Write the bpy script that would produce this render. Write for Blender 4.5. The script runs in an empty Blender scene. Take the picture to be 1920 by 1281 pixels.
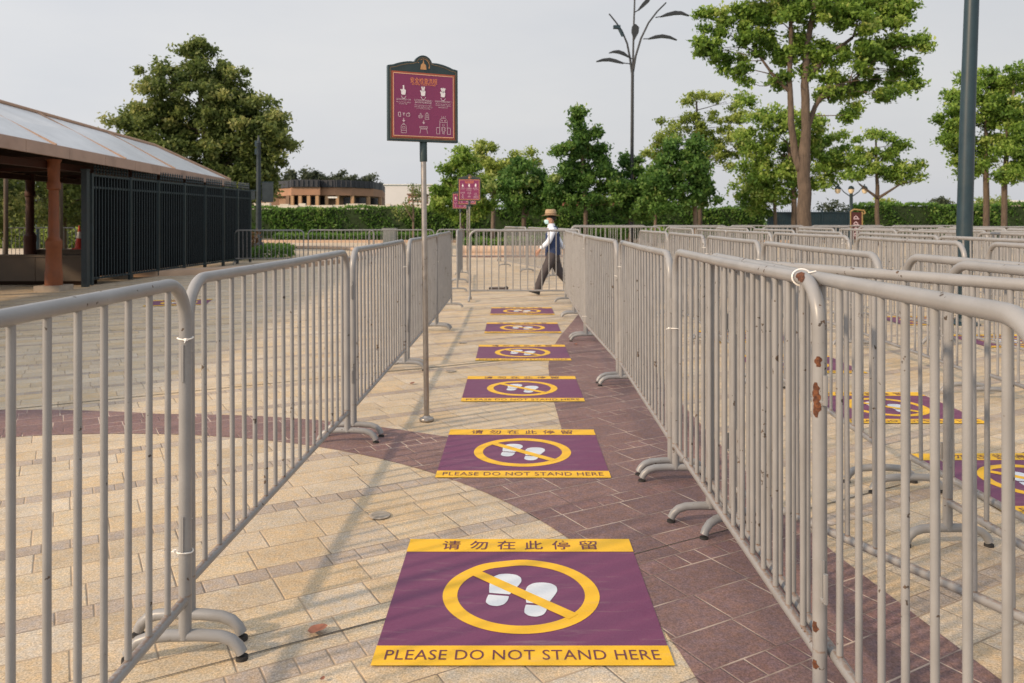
import bpy, bmesh, math, random
import numpy as np
from mathutils import Vector, Matrix

random.seed(7)
sc = bpy.context.scene
COL = sc.collection
PI = math.pi
F = 1493.0          # focal length in pixels of the 1920 wide photograph
H = 1.45            # eye height
HY = 412.0          # horizon row

def wx(px, d):      # lateral position of a thing seen at column px when it stands d metres away
    return (px - 960.0) * d / F
def wz(py, d):      # height of a point seen at row py when it stands d metres away
    return H + (HY - py) * d / F

# ------------------------------------------------------------------ object helpers
def link(o, parent=None):
    COL.objects.link(o)
    if parent is not None:
        o.parent = parent
    return o

def thing(name, label, cat, loc=(0, 0, 0), rz=0.0, group=None):
    o = bpy.data.objects.new(name, None)
    link(o)
    o.empty_display_size = 0.2
    o.location = loc
    o.rotation_euler = (0, 0, rz)
    o['label'] = label
    o['category'] = cat
    if group:
        o['group'] = group
    return o

def tag(o, label, cat, group=None):
    o['label'] = label
    o['category'] = cat
    if group:
        o['group'] = group
    return o

def copy_tree(o, parent=None):
    c = o.copy()
    COL.objects.link(c)
    c.parent = parent
    for ch in list(o.children):
        copy_tree(ch, c)
    return c

class MB:
    """collects primitives into one mesh"""
    def __init__(s):
        s.v = []
        s.f = []
    def add(s, vs, fs):
        n = len(s.v)
        s.v.extend([tuple(v) for v in vs])
        s.f.extend([tuple(i + n for i in f) for f in fs])
        return s
    def box(s, x0, x1, y0, y1, z0, z1):
        vs = [(x0, y0, z0), (x1, y0, z0), (x1, y1, z0), (x0, y1, z0), (x0, y0, z1), (x1, y0, z1), (x1, y1, z1), (x0, y1, z1)]
        return s.add(vs, [(3, 2, 1, 0), (4, 5, 6, 7), (0, 1, 5, 4), (1, 2, 6, 5), (2, 3, 7, 6), (3, 0, 4, 7)])
    def tube(s, pts, r, seg=10, cap=True):
        pts = [Vector(p) for p in pts]
        n = len(pts)
        rs = r if isinstance(r, (list, tuple)) else [r] * n
        vs, fs = [], []
        up = None
        for i, p in enumerate(pts):
            if i == 0:
                t = pts[1] - p
            elif i == n - 1:
                t = p - pts[i - 1]
            else:
                t = (pts[i + 1] - p).normalized() + (p - pts[i - 1]).normalized()
            t.normalize()
            if up is None:
                a = Vector((0, 0, 1)) if abs(t.z) < 0.9 else Vector((1, 0, 0))
                up = (a - t * a.dot(t)).normalized()
            else:
                up = (up - t * up.dot(t))
                if up.length < 1e-6:
                    up = t.orthogonal()
                up.normalize()
            b = t.cross(up)
            for k in range(seg):
                a = 2 * PI * k / seg
                vs.append(p + (up * math.cos(a) + b * math.sin(a)) * rs[i])
        for i in range(n - 1):
            for k in range(seg):
                k2 = (k + 1) % seg
                fs.append((i * seg + k, i * seg + k2, (i + 1) * seg + k2, (i + 1) * seg + k))
        if cap:
            fs.append(tuple(reversed(range(seg))))
            fs.append(tuple((n - 1) * seg + k for k in range(seg)))
        return s.add(vs, fs)
    def lathe(s, prof, c=(0, 0, 0), seg=16):
        vs, fs = [], []
        m = len(prof)
        for r, z in prof:
            for k in range(seg):
                a = 2 * PI * k / seg
                vs.append((c[0] + r * math.cos(a), c[1] + r * math.sin(a), c[2] + z))
        for i in range(m - 1):
            for k in range(seg):
                k2 = (k + 1) % seg
                fs.append((i * seg + k, i * seg + k2, (i + 1) * seg + k2, (i + 1) * seg + k))
        fs.append(tuple(reversed(range(seg))))
        fs.append(tuple((m - 1) * seg + k for k in range(seg)))
        return s.add(vs, fs)
    def prism(s, poly, mp, t0, t1):
        """poly in 2-D, mp(u,v,t) -> point; a closed slab between t0 and t1"""
        n = len(poly)
        vs = [mp(u, v, t0) for u, v in poly] + [mp(u, v, t1) for u, v in poly]
        fs = [tuple(reversed(range(n))), tuple(range(n, 2 * n))]
        for i in range(n):
            j = (i + 1) % n
            fs.append((i, j, n + j, n + i))
        return s.add(vs, fs)
    def sphere(s, c, r, seg=12, rings=8):
        rx, ry, rz = r if isinstance(r, (list, tuple)) else (r, r, r)
        vs, fs = [(c[0], c[1], c[2] - rz)], []
        for i in range(1, rings):
            a = -PI / 2 + PI * i / rings
            for k in range(seg):
                b = 2 * PI * k / seg
                vs.append((c[0] + rx * math.cos(a) * math.cos(b), c[1] + ry * math.cos(a) * math.sin(b), c[2] + rz * math.sin(a)))
        vs.append((c[0], c[1], c[2] + rz))
        for k in range(seg):
            fs.append((0, 1 + (k + 1) % seg, 1 + k))
        for i in range(rings - 2):
            for k in range(seg):
                k2 = (k + 1) % seg
                fs.append((1 + i * seg + k, 1 + i * seg + k2, 1 + (i + 1) * seg + k2, 1 + (i + 1) * seg + k))
        last = len(vs) - 1
        o = 1 + (rings - 2) * seg
        for k in range(seg):
            fs.append((o + k, o + (k + 1) % seg, last))
        return s.add(vs, fs)
    def loft(s, rings):
        n = len(rings[0])
        vs = [p for r in rings for p in r]
        fs = []
        for i in range(len(rings) - 1):
            for k in range(n):
                k2 = (k + 1) % n
                fs.append((i * n + k, i * n + k2, (i + 1) * n + k2, (i + 1) * n + k))
        fs.append(tuple(reversed(range(n))))
        fs.append(tuple((len(rings) - 1) * n + k for k in range(n)))
        return s.add(vs, fs)
    def mesh(s, name, mat, smooth=True, angle=40):
        me = bpy.data.meshes.new(name)
        me.from_pydata(s.v, [], s.f)
        me.validate()
        bm = bmesh.new()
        bm.from_mesh(me)
        bmesh.ops.recalc_face_normals(bm, faces=bm.faces[:])
        bm.to_mesh(me)
        bm.free()
        if mat:
            me.materials.append(mat)
        if smooth:
            me.polygons.foreach_set('use_smooth', [True] * len(me.polygons))
            me.set_sharp_from_angle(angle=math.radians(angle))
        me.update()
        return me
    def build(s, name, mat, parent=None, smooth=True, angle=40, loc=None):
        o = bpy.data.objects.new(name, s.mesh(name, mat, smooth, angle))
        link(o, parent)
        if loc:
            o.location = loc
        return o

def flat_mesh(name, verts, faces, mat):
    """faces that must look up (painted sheets)"""
    me = bpy.data.meshes.new(name)
    me.from_pydata([tuple(v) for v in verts], [], [tuple(f) for f in faces])
    me.materials.append(mat)
    me.update()
    return me

# ------------------------------------------------------------------ node helpers
class NT:
    def __init__(s, nt):
        s.nt = nt
    def n(s, typ, **kw):
        nd = s.nt.nodes.new(typ)
        for k, v in kw.items():
            setattr(nd, k, v)
        return nd
    def l(s, a, b):
        s.nt.links.new(a, b)
    def inp(s, sock, v):
        if isinstance(v, bpy.types.NodeSocket):
            s.l(v, sock)
        else:
            sock.default_value = v
    def m(s, op, a, b=None, c=None, clamp=False):
        nd = s.n('ShaderNodeMath', operation=op)
        nd.use_clamp = clamp
        s.inp(nd.inputs[0], a)
        if b is not None:
            s.inp(nd.inputs[1], b)
        if c is not None:
            s.inp(nd.inputs[2], c)
        return nd.outputs[0]
    def mix(s, fac, a, b, mode='MIX'):
        nd = s.n('ShaderNodeMix', data_type='RGBA', blend_type=mode)
        s.inp(nd.inputs[0], fac)
        s.inp(nd.inputs[6], a)
        s.inp(nd.inputs[7], b)
        return nd.outputs[2]
    def noise(s, scale, detail=3.0, vec=None, rough=0.5, w=None):
        nd = s.n('ShaderNodeTexNoise')
        if w is not None:
            nd.noise_dimensions = '4D'
            s.inp(nd.inputs['W'], w)
        nd.inputs['Scale'].default_value = scale
        nd.inputs['Detail'].default_value = detail
        nd.inputs['Roughness'].default_value = rough
        if vec is not None:
            s.l(vec, nd.inputs['Vector'])
        return nd.outputs[0]
    def ramp(s, fac, stops):
        nd = s.n('ShaderNodeValToRGB')
        cr = nd.color_ramp
        while len(cr.elements) < len(stops):
            cr.elements.new(0.5)
        for e, (p, c) in zip(cr.elements, stops):
            e.position = p
            e.color = c if len(c) == 4 else (*c, 1)
        s.l(fac, nd.inputs[0])
        return nd.outputs[0]
    def maprange(s, v, a, b, c=0.0, d=1.0, smooth=False):
        nd = s.n('ShaderNodeMapRange')
        if smooth:
            nd.interpolation_type = 'SMOOTHSTEP'
        s.inp(nd.inputs[0], v)
        nd.inputs[1].default_value = a
        nd.inputs[2].default_value = b
        nd.inputs[3].default_value = c
        nd.inputs[4].default_value = d
        return nd.outputs[0]
    def bump(s, h, strength, dist=0.01):
        nd = s.n('ShaderNodeBump')
        nd.inputs['Strength'].default_value = strength
        nd.inputs['Distance'].default_value = dist
        s.l(h, nd.inputs['Height'])
        return nd.outputs[0]

def new_mat(name):
    m = bpy.data.materials.new(name)
    m.use_nodes = True
    t = NT(m.node_tree)
    b = m.node_tree.nodes['Principled BSDF']
    return m, t, b

def c4(c):
    return (c[0], c[1], c[2], 1.0)

def simple(name, col, rough=0.6, metal=0.0, var=0.12, scale=8.0, bump=0.0, spec=0.4, coord='Object', dirt=None):
    m, t, b = new_mat(name)
    tc = t.n('ShaderNodeTexCoord')
    n = t.noise(scale, 4.0, tc.outputs[coord])
    f = t.maprange(n, 0.3, 0.7, 1.0 - var, 1.0 + var)
    vm = t.n('ShaderNodeVectorMath', operation='SCALE')
    vm.inputs[0].default_value = col
    t.l(f, vm.inputs['Scale'])
    out = vm.outputs[0]
    if dirt:
        n2 = t.noise(scale * 0.35, 5.0, tc.outputs[coord], 0.65)
        out = t.mix(t.maprange(n2, 0.5, 0.72), out, c4(dirt))
    t.l(out, b.inputs['Base Color'])
    rn = t.maprange(n, 0.3, 0.7, rough - 0.07, rough + 0.07)
    t.l(rn, b.inputs['Roughness'])
    b.inputs['Metallic'].default_value = metal
    b.inputs['Specular IOR Level'].default_value = spec
    if bump > 0:
        n3 = t.noise(scale * 6, 3.0, tc.outputs[coord])
        t.l(t.bump(n3, bump, 0.01), b.inputs['Normal'])
    return m

# ------------------------------------------------------------------ materials
TH = math.radians(29.5)      # direction of the paving courses
V0 = 0.0
def paving(name, stones, sett, joint, mortar_mix):
    m, t, b = new_mat(name)
    geo = t.n('ShaderNodeNewGeometry')
    sep = t.n('ShaderNodeSeparateXYZ')
    t.l(geo.outputs['Position'], sep.inputs[0])
    x, y = sep.outputs[0], sep.outputs[1]
    cs, sn = math.cos(TH), math.sin(TH)
    u = t.m('ADD', t.m('MULTIPLY', x, cs), t.m('MULTIPLY', y, sn))
    v = t.m('ADD', t.m('MULTIPLY', x, -sn), t.m('MULTIPLY', y, cs))
    v = t.m('ADD', v, 50.0)
    per = 0.74
    q = t.m('DIVIDE', v, per)
    pid = t.m('FLOOR', q)
    vm_ = t.m('MULTIPLY', t.m('FRACT', q), per)
    isb = t.m('LESS_THAN', vm_, 0.11)
    vb = t.m('DIVIDE', t.m('SUBTRACT', vm_, 0.11), 0.21)
    ci = t.m('MAXIMUM', t.m('FLOOR', vb), -1.0)
    course = t.m('ADD', t.m('MULTIPLY', pid, 4.0), ci)
    # local position inside the course, metres from its lower edge
    lo_big = t.m('MULTIPLY', t.m('FRACT', vb), 0.21)
    lo = t.m('ADD', t.m('MULTIPLY', isb, vm_), t.m('MULTIPLY', t.m('SUBTRACT', 1.0, isb), lo_big))
    hgt = t.m('ADD', t.m('MULTIPLY', isb, 0.11), t.m('MULTIPLY', t.m('SUBTRACT', 1.0, isb), 0.21))
    wn = t.n('ShaderNodeTexWhiteNoise', noise_dimensions='1D')
    t.l(course, wn.inputs['W'])
    rnd = wn.outputs['Value']
    wn2 = t.n('ShaderNodeTexWhiteNoise', noise_dimensions='1D')
    t.l(t.m('ADD', course, 0.37), wn2.inputs['W'])
    ln = t.m('ADD', t.m('MULTIPLY', isb, t.m('ADD', 0.098, t.m('MULTIPLY', rnd, 0.03))), t.m('MULTIPLY', t.m('SUBTRACT', 1.0, isb), t.m('ADD', 0.25, t.m('MULTIPLY', rnd, 0.13))))
    uu = t.m('DIVIDE', t.m('ADD', u, t.m('MULTIPLY', wn2.outputs['Value'], 3.0)), ln)
    bid = t.m('FLOOR', uu)
    fu = t.m('MULTIPLY', t.m('FRACT', uu), ln)
    eu = t.m('MINIMUM', fu, t.m('SUBTRACT', ln, fu))
    ev = t.m('MINIMUM', lo, t.m('SUBTRACT', hgt, lo))
    wob = t.noise(14.0, 2.0, geo.outputs['Position'])
    e = t.m('ADD', t.m('MINIMUM', eu, ev), t.m('MULTIPLY', t.m('SUBTRACT', wob, 0.5), 0.003))
    comb = t.n('ShaderNodeCombineXYZ')
    t.l(bid, comb.inputs[0]); t.l(course, comb.inputs[1])
    wn3 = t.n('ShaderNodeTexWhiteNoise', noise_dimensions='2D')
    t.l(comb.outputs[0], wn3.inputs['Vector'])
    r3 = wn3.outputs['Value']
    n = len(stones)
    big = t.ramp(r3, [(i / (n - 1), c) for i, c in enumerate(stones)])
    small = t.ramp(r3, [(i / (len(sett) - 1), c) for i, c in enumerate(sett)])
    colr = t.mix(isb, big, small)
    # granite grain, stains and slow drifts
    g1 = t.noise(150.0, 3.0, geo.outputs['Position'], 0.7)
    g2 = t.noise(70.0, 3.0, geo.outputs['Position'], 0.6)
    g3 = t.noise(5.0, 5.0, geo.outputs['Position'], 0.6)
    g4 = t.noise(0.55, 4.0, geo.outputs['Position'], 0.6)
    k = t.m('MULTIPLY', t.maprange(g1, 0.28, 0.72, 0.50, 1.48), t.maprange(g2, 0.25, 0.75, 0.82, 1.18))
    k = t.m('MULTIPLY', k, t.maprange(g3, 0.3, 0.75, 1.10, 0.84))
    k = t.m('MULTIPLY', k, t.maprange(g4, 0.3, 0.7, 0.92, 1.08))
    vmn = t.n('ShaderNodeVectorMath', operation='SCALE')
    t.l(colr, vmn.inputs[0]); t.l(k, vmn.inputs['Scale'])
    st = t.noise(2.2, 6.0, geo.outputs['Position'], 0.7)
    mo = t.noise(24.0, 4.0, geo.outputs['Position'], 0.65)
    mot = t.mix(t.maprange(mo, 0.34, 0.66), (1.10, 0.98, 0.80, 1), (0.93, 1.0, 1.14, 1))
    colr = t.mix(0.75, vmn.outputs[0], mot, 'MULTIPLY')
    pit = t.noise(85.0, 2.0, geo.outputs['Position'], 0.5)
    colr = t.mix(t.maprange(pit, 0.64, 0.72, 0.0, 0.5), colr, (0.16, 0.12, 0.09, 1))
    colr = t.mix(t.maprange(st, 0.58, 0.8, 0.0, 0.35), colr, (0.17, 0.15, 0.13, 1))
    jn = t.noise(3.0, 3.0, geo.outputs['Position'])
    jc = t.mix(t.maprange(jn, 0.38, 0.56), c4(joint[0]), c4(joint[1]))
    jw = t.m('ADD', 0.0009, t.m('MULTIPLY', t.maprange(jn, 0.35, 0.65), 0.0022))
    jm = t.m('MULTIPLY', t.m('SUBTRACT', 1.0, t.m('DIVIDE', t.m('SUBTRACT', e, jw), 0.002, clamp=True), clamp=True), mortar_mix)
    colr = t.mix(jm, colr, jc)
    t.l(colr, b.inputs['Base Color'])
    b.inputs['Roughness'].default_value = 0.8
    b.inputs['Specular IOR Level'].default_value = 0.45
    hh = t.m('ADD', t.m('MULTIPLY', g1, 0.25), t.m('MULTIPLY', t.m('DIVIDE', e, 0.006, clamp=True), 0.8))
    hh = t.m('ADD', hh, t.m('MULTIPLY', g2, 0.3))
    t.l(t.bump(hh, 0.55, 0.006), b.inputs['Normal'])
    return m

M = {}
M['paving'] = paving('granite_paving',
    [(0.44, 0.355, 0.245), (0.48, 0.405, 0.30), (0.515, 0.445, 0.345), (0.485, 0.375, 0.235), (0.53, 0.44, 0.32), (0.45, 0.38, 0.29), (0.50, 0.42, 0.30), (0.51, 0.41, 0.275)],
    [(0.34, 0.285, 0.235), (0.41, 0.35, 0.29), (0.375, 0.31, 0.25), (0.31, 0.265, 0.225)],
    [(0.12, 0.09, 0.07), (0.38, 0.29, 0.20)], 0.9)
M['porphyry'] = paving('red_porphyry_paving',
    [(0.180, 0.112, 0.108), (0.205, 0.130, 0.124), (0.165, 0.105, 0.104), (0.22, 0.140, 0.132), (0.19, 0.117, 0.110)],
    [(0.16, 0.098, 0.098), (0.20, 0.122, 0.118), (0.18, 0.107, 0.106)],
    [(0.13, 0.09, 0.08), (0.46, 0.37, 0.31)], 0.95)

def barrier_material():
    m, t, b = new_mat('grey_barrier_paint')
    tc = t.n('ShaderNodeTexCoord')
    oi = t.n('ShaderNodeObjectInfo')
    w = t.m('MULTIPLY', oi.outputs['Random'], 40.0)
    ob = tc.outputs['Object']
    n1 = t.noise(9.0, 4.0, ob, w=w)
    base = t.mix(t.maprange(n1, 0.3, 0.7), (0.228, 0.229, 0.232, 1), (0.275, 0.276, 0.278, 1))
    # vague greasy and dusty streaks
    n5 = t.noise(2.6, 5.0, ob, 0.7, w=w)
    base = t.mix(t.maprange(n5, 0.5, 0.75, 0.0, 0.4), base, (0.15, 0.137, 0.122, 1))
    # knocks and chips: bare dark steel, gathered where the barriers nest together
    sep = t.n('ShaderNodeSeparateXYZ')
    t.l(ob, sep.inputs[0])
    n2 = t.noise(46.0, 2.5, ob, 0.55, w=w)
    n3 = t.noise(5.0, 2.0, ob, 0.5, w=w)
    thr = t.maprange(n3, 0.36, 0.70, 0.82, 0.575)
    chip = t.maprange(t.m('SUBTRACT', n2, thr), 0.0, 0.025)
    n4 = t.noise(80.0, 2.0, ob)
    chipc = t.mix(t.maprange(n4, 0.4, 0.6), (0.050, 0.043, 0.038, 1), (0.105, 0.070, 0.050, 1))
    colr = t.mix(chip, base, chipc)
    # brown bloom where the bars are welded to the lower rail
    wz_ = t.m('ABSOLUTE', t.m('SUBTRACT', sep.outputs[2], 0.216))
    weld = t.m('MULTIPLY', t.maprange(wz_, 0.001, 0.005, 0.6, 0.0), t.maprange(n4, 0.35, 0.55))
    colr = t.mix(weld, colr, (0.17, 0.085, 0.04, 1))
    t.l(colr, b.inputs['Base Color'])
    t.l(t.mix(chip, (0.36, 0.36, 0.36, 1), (0.8, 0.8, 0.8, 1)), b.inputs['Roughness'])
    b.inputs['Specular IOR Level'].default_value = 0.5
    hn = t.m('SUBTRACT', t.m('MULTIPLY', t.noise(45.0, 3.0, ob), 0.25), chip)
    t.l(t.bump(hn, 0.25, 0.003), b.inputs['Normal'])
    return m
M['barrier'] = barrier_material()

def rust_material():
    m, t, b = new_mat('rusty_steel')
    tc = t.n('ShaderNodeTexCoord')
    n = t.noise(90.0, 4.0, tc.outputs['Object'], 0.7)
    t.l(t.ramp(n, [(0.3, (0.03, 0.012, 0.008)), (0.5, (0.085, 0.030, 0.014)), (0.7, (0.20, 0.075, 0.028))]), b.inputs['Base Color'])
    b.inputs['Roughness'].default_value = 0.9
    t.l(t.bump(n, 0.6, 0.003), b.inputs['Normal'])
    return m
M['rust'] = rust_material()
M['rubber'] = simple('black_rubber', (0.03, 0.028, 0.027), 0.75, var=0.3)
M['tie'] = simple('white_nylon', (0.78, 0.76, 0.72), 0.4)
M['steel'] = simple('brushed_steel', (0.36, 0.33, 0.30), 0.34, metal=0.85, var=0.1, scale=30)

def vinyl(name, col, worn):
    m, t, b = new_mat(name)
    geo = t.n('ShaderNodeNewGeometry')
    n = t.noise(1.6, 5.0, geo.outputs['Position'], 0.65)
    n2 = t.noise(140.0, 3.0, geo.outputs['Position'], 0.6)
    n3 = t.noise(7.0, 6.0, geo.outputs['Position'], 0.75)
    base = t.mix(t.maprange(n, 0.35, 0.7, 0.0, 0.5), c4(col), c4(worn))
    base = t.mix(t.maprange(n2, 0.35, 0.75, 0.0, 0.35), base, c4(worn))
    base = t.mix(t.maprange(n3, 0.62, 0.72, 0.0, 0.5), base, c4(worn))
    mp_ = t.n('ShaderNodeMapping')
    mp_.inputs['Scale'].default_value = (3.0, 22.0, 1.0)
    mp_.inputs['Rotation'].default_value = (0, 0, 0.5)
    t.l(geo.outputs['Position'], mp_.inputs[0])
    n4 = t.noise(1.0, 5.0, mp_.outputs[0], 0.7)
    base = t.mix(t.maprange(n4, 0.56, 0.76, 0.0, 0.34), base, (0.36, 0.30, 0.27, 1))
    t.l(base, b.inputs['Base Color'])
    b.inputs['Roughness'].default_value = 0.55
    b.inputs['Specular IOR Level'].default_value = 0.35
    g2 = t.noise(90.0, 3.0, geo.outputs['Position'], 0.6)
    t.l(t.bump(g2, 0.3, 0.004), b.inputs['Normal'])
    return m
M['plum'] = vinyl('plum_vinyl', (0.142, 0.036, 0.098), (0.172, 0.060, 0.122))
M['yellow'] = vinyl('yellow_vinyl', (0.78, 0.445, 0.014), (0.76, 0.47, 0.04))
M['white_vinyl'] = vinyl('white_vinyl', (0.62, 0.68, 0.75), (0.54, 0.57, 0.60))
M['plum_ink'] = vinyl('plum_ink', (0.12, 0.032, 0.05), (0.17, 0.06, 0.06))

M['sign_frame'] = simple('dark_green_enamel', (0.022, 0.042, 0.046), 0.4, var=0.2, scale=12, dirt=(0.03, 0.05, 0.05))
M['sign_plum'] = simple('plum_print', (0.215, 0.036, 0.105), 0.45, var=0.08, scale=3)
M['sign_gold'] = simple('gold_line', (0.50, 0.27, 0.12), 0.45, var=0.15, scale=40)
M['sign_dullgold'] = simple('dull_gold_line', (0.20, 0.14, 0.075), 0.5, var=0.2, scale=40)
M['sign_orange'] = simple('orange_print', (0.80, 0.28, 0.10), 0.45, var=0.05)
M['sign_white'] = simple('white_print', (0.80, 0.77, 0.77), 0.45, var=0.04)
M['sign_pink'] = simple('pale_pink_print', (0.62, 0.48, 0.52), 0.45, var=0.04)

M['teal_paint'] = simple('teal_green_paint', (0.014, 0.034, 0.046), 0.42, var=0.15, scale=5, dirt=(0.026, 0.043, 0.051))
M['gate_paint'] = simple('blackish_green_paint', (0.025, 0.041, 0.049), 0.42, var=0.2, scale=6)
M['gate_mesh'] = simple('black_backing_mesh', (0.003, 0.004, 0.005), 0.95, var=0.3, spec=0.05)
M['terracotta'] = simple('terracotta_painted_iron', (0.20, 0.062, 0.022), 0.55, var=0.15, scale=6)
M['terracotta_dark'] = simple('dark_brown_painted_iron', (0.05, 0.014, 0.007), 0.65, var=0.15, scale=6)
M['fascia'] = simple('dusty_pink_fascia', (0.38, 0.265, 0.21), 0.6, var=0.08, scale=3, dirt=(0.28, 0.19, 0.15))
M['roof_rib'] = simple('orange_roof_rib', (0.40, 0.26, 0.18), 0.6)
M['counter'] = simple('beige_counter_panel', (0.10, 0.076, 0.056), 0.7, var=0.12, scale=3)
M['plinth'] = simple('pale_stone_plinth', (0.34, 0.29, 0.24), 0.8)
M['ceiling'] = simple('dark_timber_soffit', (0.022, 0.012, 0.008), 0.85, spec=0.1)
M['kerb'] = simple('pinkish_granite_kerb', (0.50, 0.36, 0.26), 0.75, var=0.15, scale=5, bump=0.2)
M['soil'] = simple('dark_soil', (0.07, 0.06, 0.035), 0.95, var=0.4, scale=2, bump=0.5)
M['grass'] = simple('short_grass', (0.045, 0.085, 0.02), 0.9, var=0.4, scale=3, bump=0.5)
M['bin'] = simple('grey_cabinet', (0.20, 0.21, 0.20), 0.5)
M['orange_cone'] = simple('red_plastic', (0.55, 0.05, 0.025), 0.5)
M['white_paint'] = simple('white_painted_metal', (0.72, 0.70, 0.66), 0.5)
M['lamp_glass'] = simple('opal_glass', (0.72, 0.62, 0.45), 0.3)
M['iron'] = simple('dark_grey_steel', (0.022, 0.026, 0.030), 0.5, var=0.15)
M['drain'] = simple('worn_drain_cap', (0.38, 0.33, 0.27), 0.6, metal=0.3, var=0.3, scale=40)
M['drain_lid'] = simple('drain_lid', (0.26, 0.235, 0.20), 0.7, var=0.3, scale=40)
M['gap'] = simple('dark_joint_filler', (0.075, 0.066, 0.056), 0.9, var=0.3, scale=20)
M['dead_leaf'] = simple('dry_brown_leaf', (0.23, 0.095, 0.06), 0.6, var=0.35, scale=30)

def roof_material():
    m, t, b = new_mat('milky_roof_panels')
    tc = t.n('ShaderNodeTexCoord')
    n = t.noise(1.3, 5.0, tc.outputs['Object'], 0.65)
    n2 = t.noise(14.0, 4.0, tc.outputs['Object'], 0.6)
    c = t.mix(t.maprange(n, 0.35, 0.7), (0.50, 0.52, 0.54, 1), (0.62, 0.64, 0.66, 1))
    c = t.mix(t.maprange(n2, 0.55, 0.8, 0.0, 0.35), c, (0.34, 0.33, 0.31, 1))
    t.l(c, b.inputs['Base Color'])
    b.inputs['Roughness'].default_value = 0.35
    return m
M['roof'] = roof_material()

def leaf_material(name, stops, transl=0.42):
    m, t, b = new_mat(name)
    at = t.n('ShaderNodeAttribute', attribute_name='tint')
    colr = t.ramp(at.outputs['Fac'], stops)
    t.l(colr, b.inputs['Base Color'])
    b.inputs['Roughness'].default_value = 0.55
    b.inputs['Specular IOR Level'].default_value = 0.3
    tr = t.n('ShaderNodeBsdfTranslucent')
    warm = t.mix(0.55, colr, (0.55, 0.62, 0.08, 1), 'MULTIPLY')
    sc_ = t.n('ShaderNodeVectorMath', operation='SCALE')
    t.l(colr, sc_.inputs[0])
    sc_.inputs['Scale'].default_value = 1.25
    t.l(sc_.outputs[0], tr.inputs['Color'])
    mx = t.n('ShaderNodeMixShader')
    mx.inputs[0].default_value = transl
    t.l(b.outputs[0], mx.inputs[1])
    t.l(tr.outputs[0], mx.inputs[2])
    t.l(mx.outputs[0], m.node_tree.nodes['Material Output'].inputs['Surface'])
    return m
M['leaf_olive'] = leaf_material('olive_foliage', [(0.0, (0.043, 0.067, 0.019)), (0.45, (0.117, 0.162, 0.041)), (0.8, (0.219, 0.263, 0.078)), (1.0, (0.347, 0.358, 0.132))])
M['leaf_green'] = leaf_material('fresh_green_foliage', [(0.0, (0.051, 0.106, 0.017)), (0.5, (0.153, 0.263, 0.041)), (0.85, (0.275, 0.386, 0.074)), (1.0, (0.388, 0.448, 0.132))])
M['leaf_dark'] = leaf_material('deep_green_foliage', [(0.0, (0.027, 0.072, 0.017)), (0.5, (0.076, 0.168, 0.034)), (0.85, (0.153, 0.269, 0.058)), (1.0, (0.275, 0.347, 0.108))])
M['leaf_yellow'] = leaf_material('yellow_green_foliage', [(0.0, (0.107, 0.157, 0.026)), (0.5, (0.255, 0.330, 0.067)), (0.85, (0.408, 0.470, 0.126)), (1.0, (0.510, 0.538, 0.204))])
M['leaf_hedge'] = leaf_material('hedge_foliage', [(0.0, (0.035, 0.087, 0.014)), (0.5, (0.097, 0.202, 0.036)), (0.85, (0.189, 0.302, 0.062)), (1.0, (0.296, 0.347, 0.108))])
M['leaf_far'] = leaf_material('far_foliage', [(0.0, (0.045, 0.060, 0.040)), (0.5, (0.075, 0.095, 0.055)), (1.0, (0.12, 0.14, 0.08))])
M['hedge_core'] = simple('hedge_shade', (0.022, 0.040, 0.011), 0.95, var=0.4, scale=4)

def bark_material(name, a, bb):
    m, t, b = new_mat(name)
    tc = t.n('ShaderNodeTexCoord')
    mp = t.n('ShaderNodeMapping')
    mp.inputs['Scale'].default_value = (9, 9, 1.6)
    t.l(tc.outputs['Object'], mp.inputs[0])
    n = t.noise(2.0, 5.0, mp.outputs[0], 0.7)
    n2 = t.noise(0.9, 3.0, tc.outputs['Object'])
    c = t.mix(t.maprange(n, 0.35, 0.65), c4(a), c4(bb))
    c = t.mix(t.maprange(n2, 0.55, 0.7, 0.0, 0.5), c, c4([v * 1.5 for v in bb]))
    t.l(c, b.inputs['Base Color'])
    b.inputs['Roughness'].default_value = 0.9
    t.l(t.bump(n, 0.7, 0.03), b.inputs['Normal'])
    return m
M['bark'] = bark_material('brown_bark', (0.055, 0.040, 0.029), (0.115, 0.084, 0.060))
M['bark_pale'] = bark_material('pale_bark', (0.10, 0.075, 0.056), (0.18, 0.135, 0.10))

# ------------------------------------------------------------------ sky, sun, camera
SUN_EL = math.radians(27.0)
SUN_AZ = (-0.848, -0.530)            # the sun stands behind the camera's left shoulder
world = bpy.data.worlds.new("World")
sc.world = world
world.use_nodes = True
wt = NT(world.node_tree)
world.node_tree.nodes.clear()
sky = wt.n('ShaderNodeTexSky', sky_type='NISHITA')
sky.sun_disc = False
sky.sun_elevation = SUN_EL
sky.sun_rotation = math.atan2(SUN_AZ[0], SUN_AZ[1]) % (2 * PI)
sky.air_density = 1.6
sky.dust_density = 4.0
bg1 = wt.n('ShaderNodeBackground')
bg1.inputs['Strength'].default_value = 0.07
wt.l(sky.outputs[0], bg1.inputs['Color'])
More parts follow.
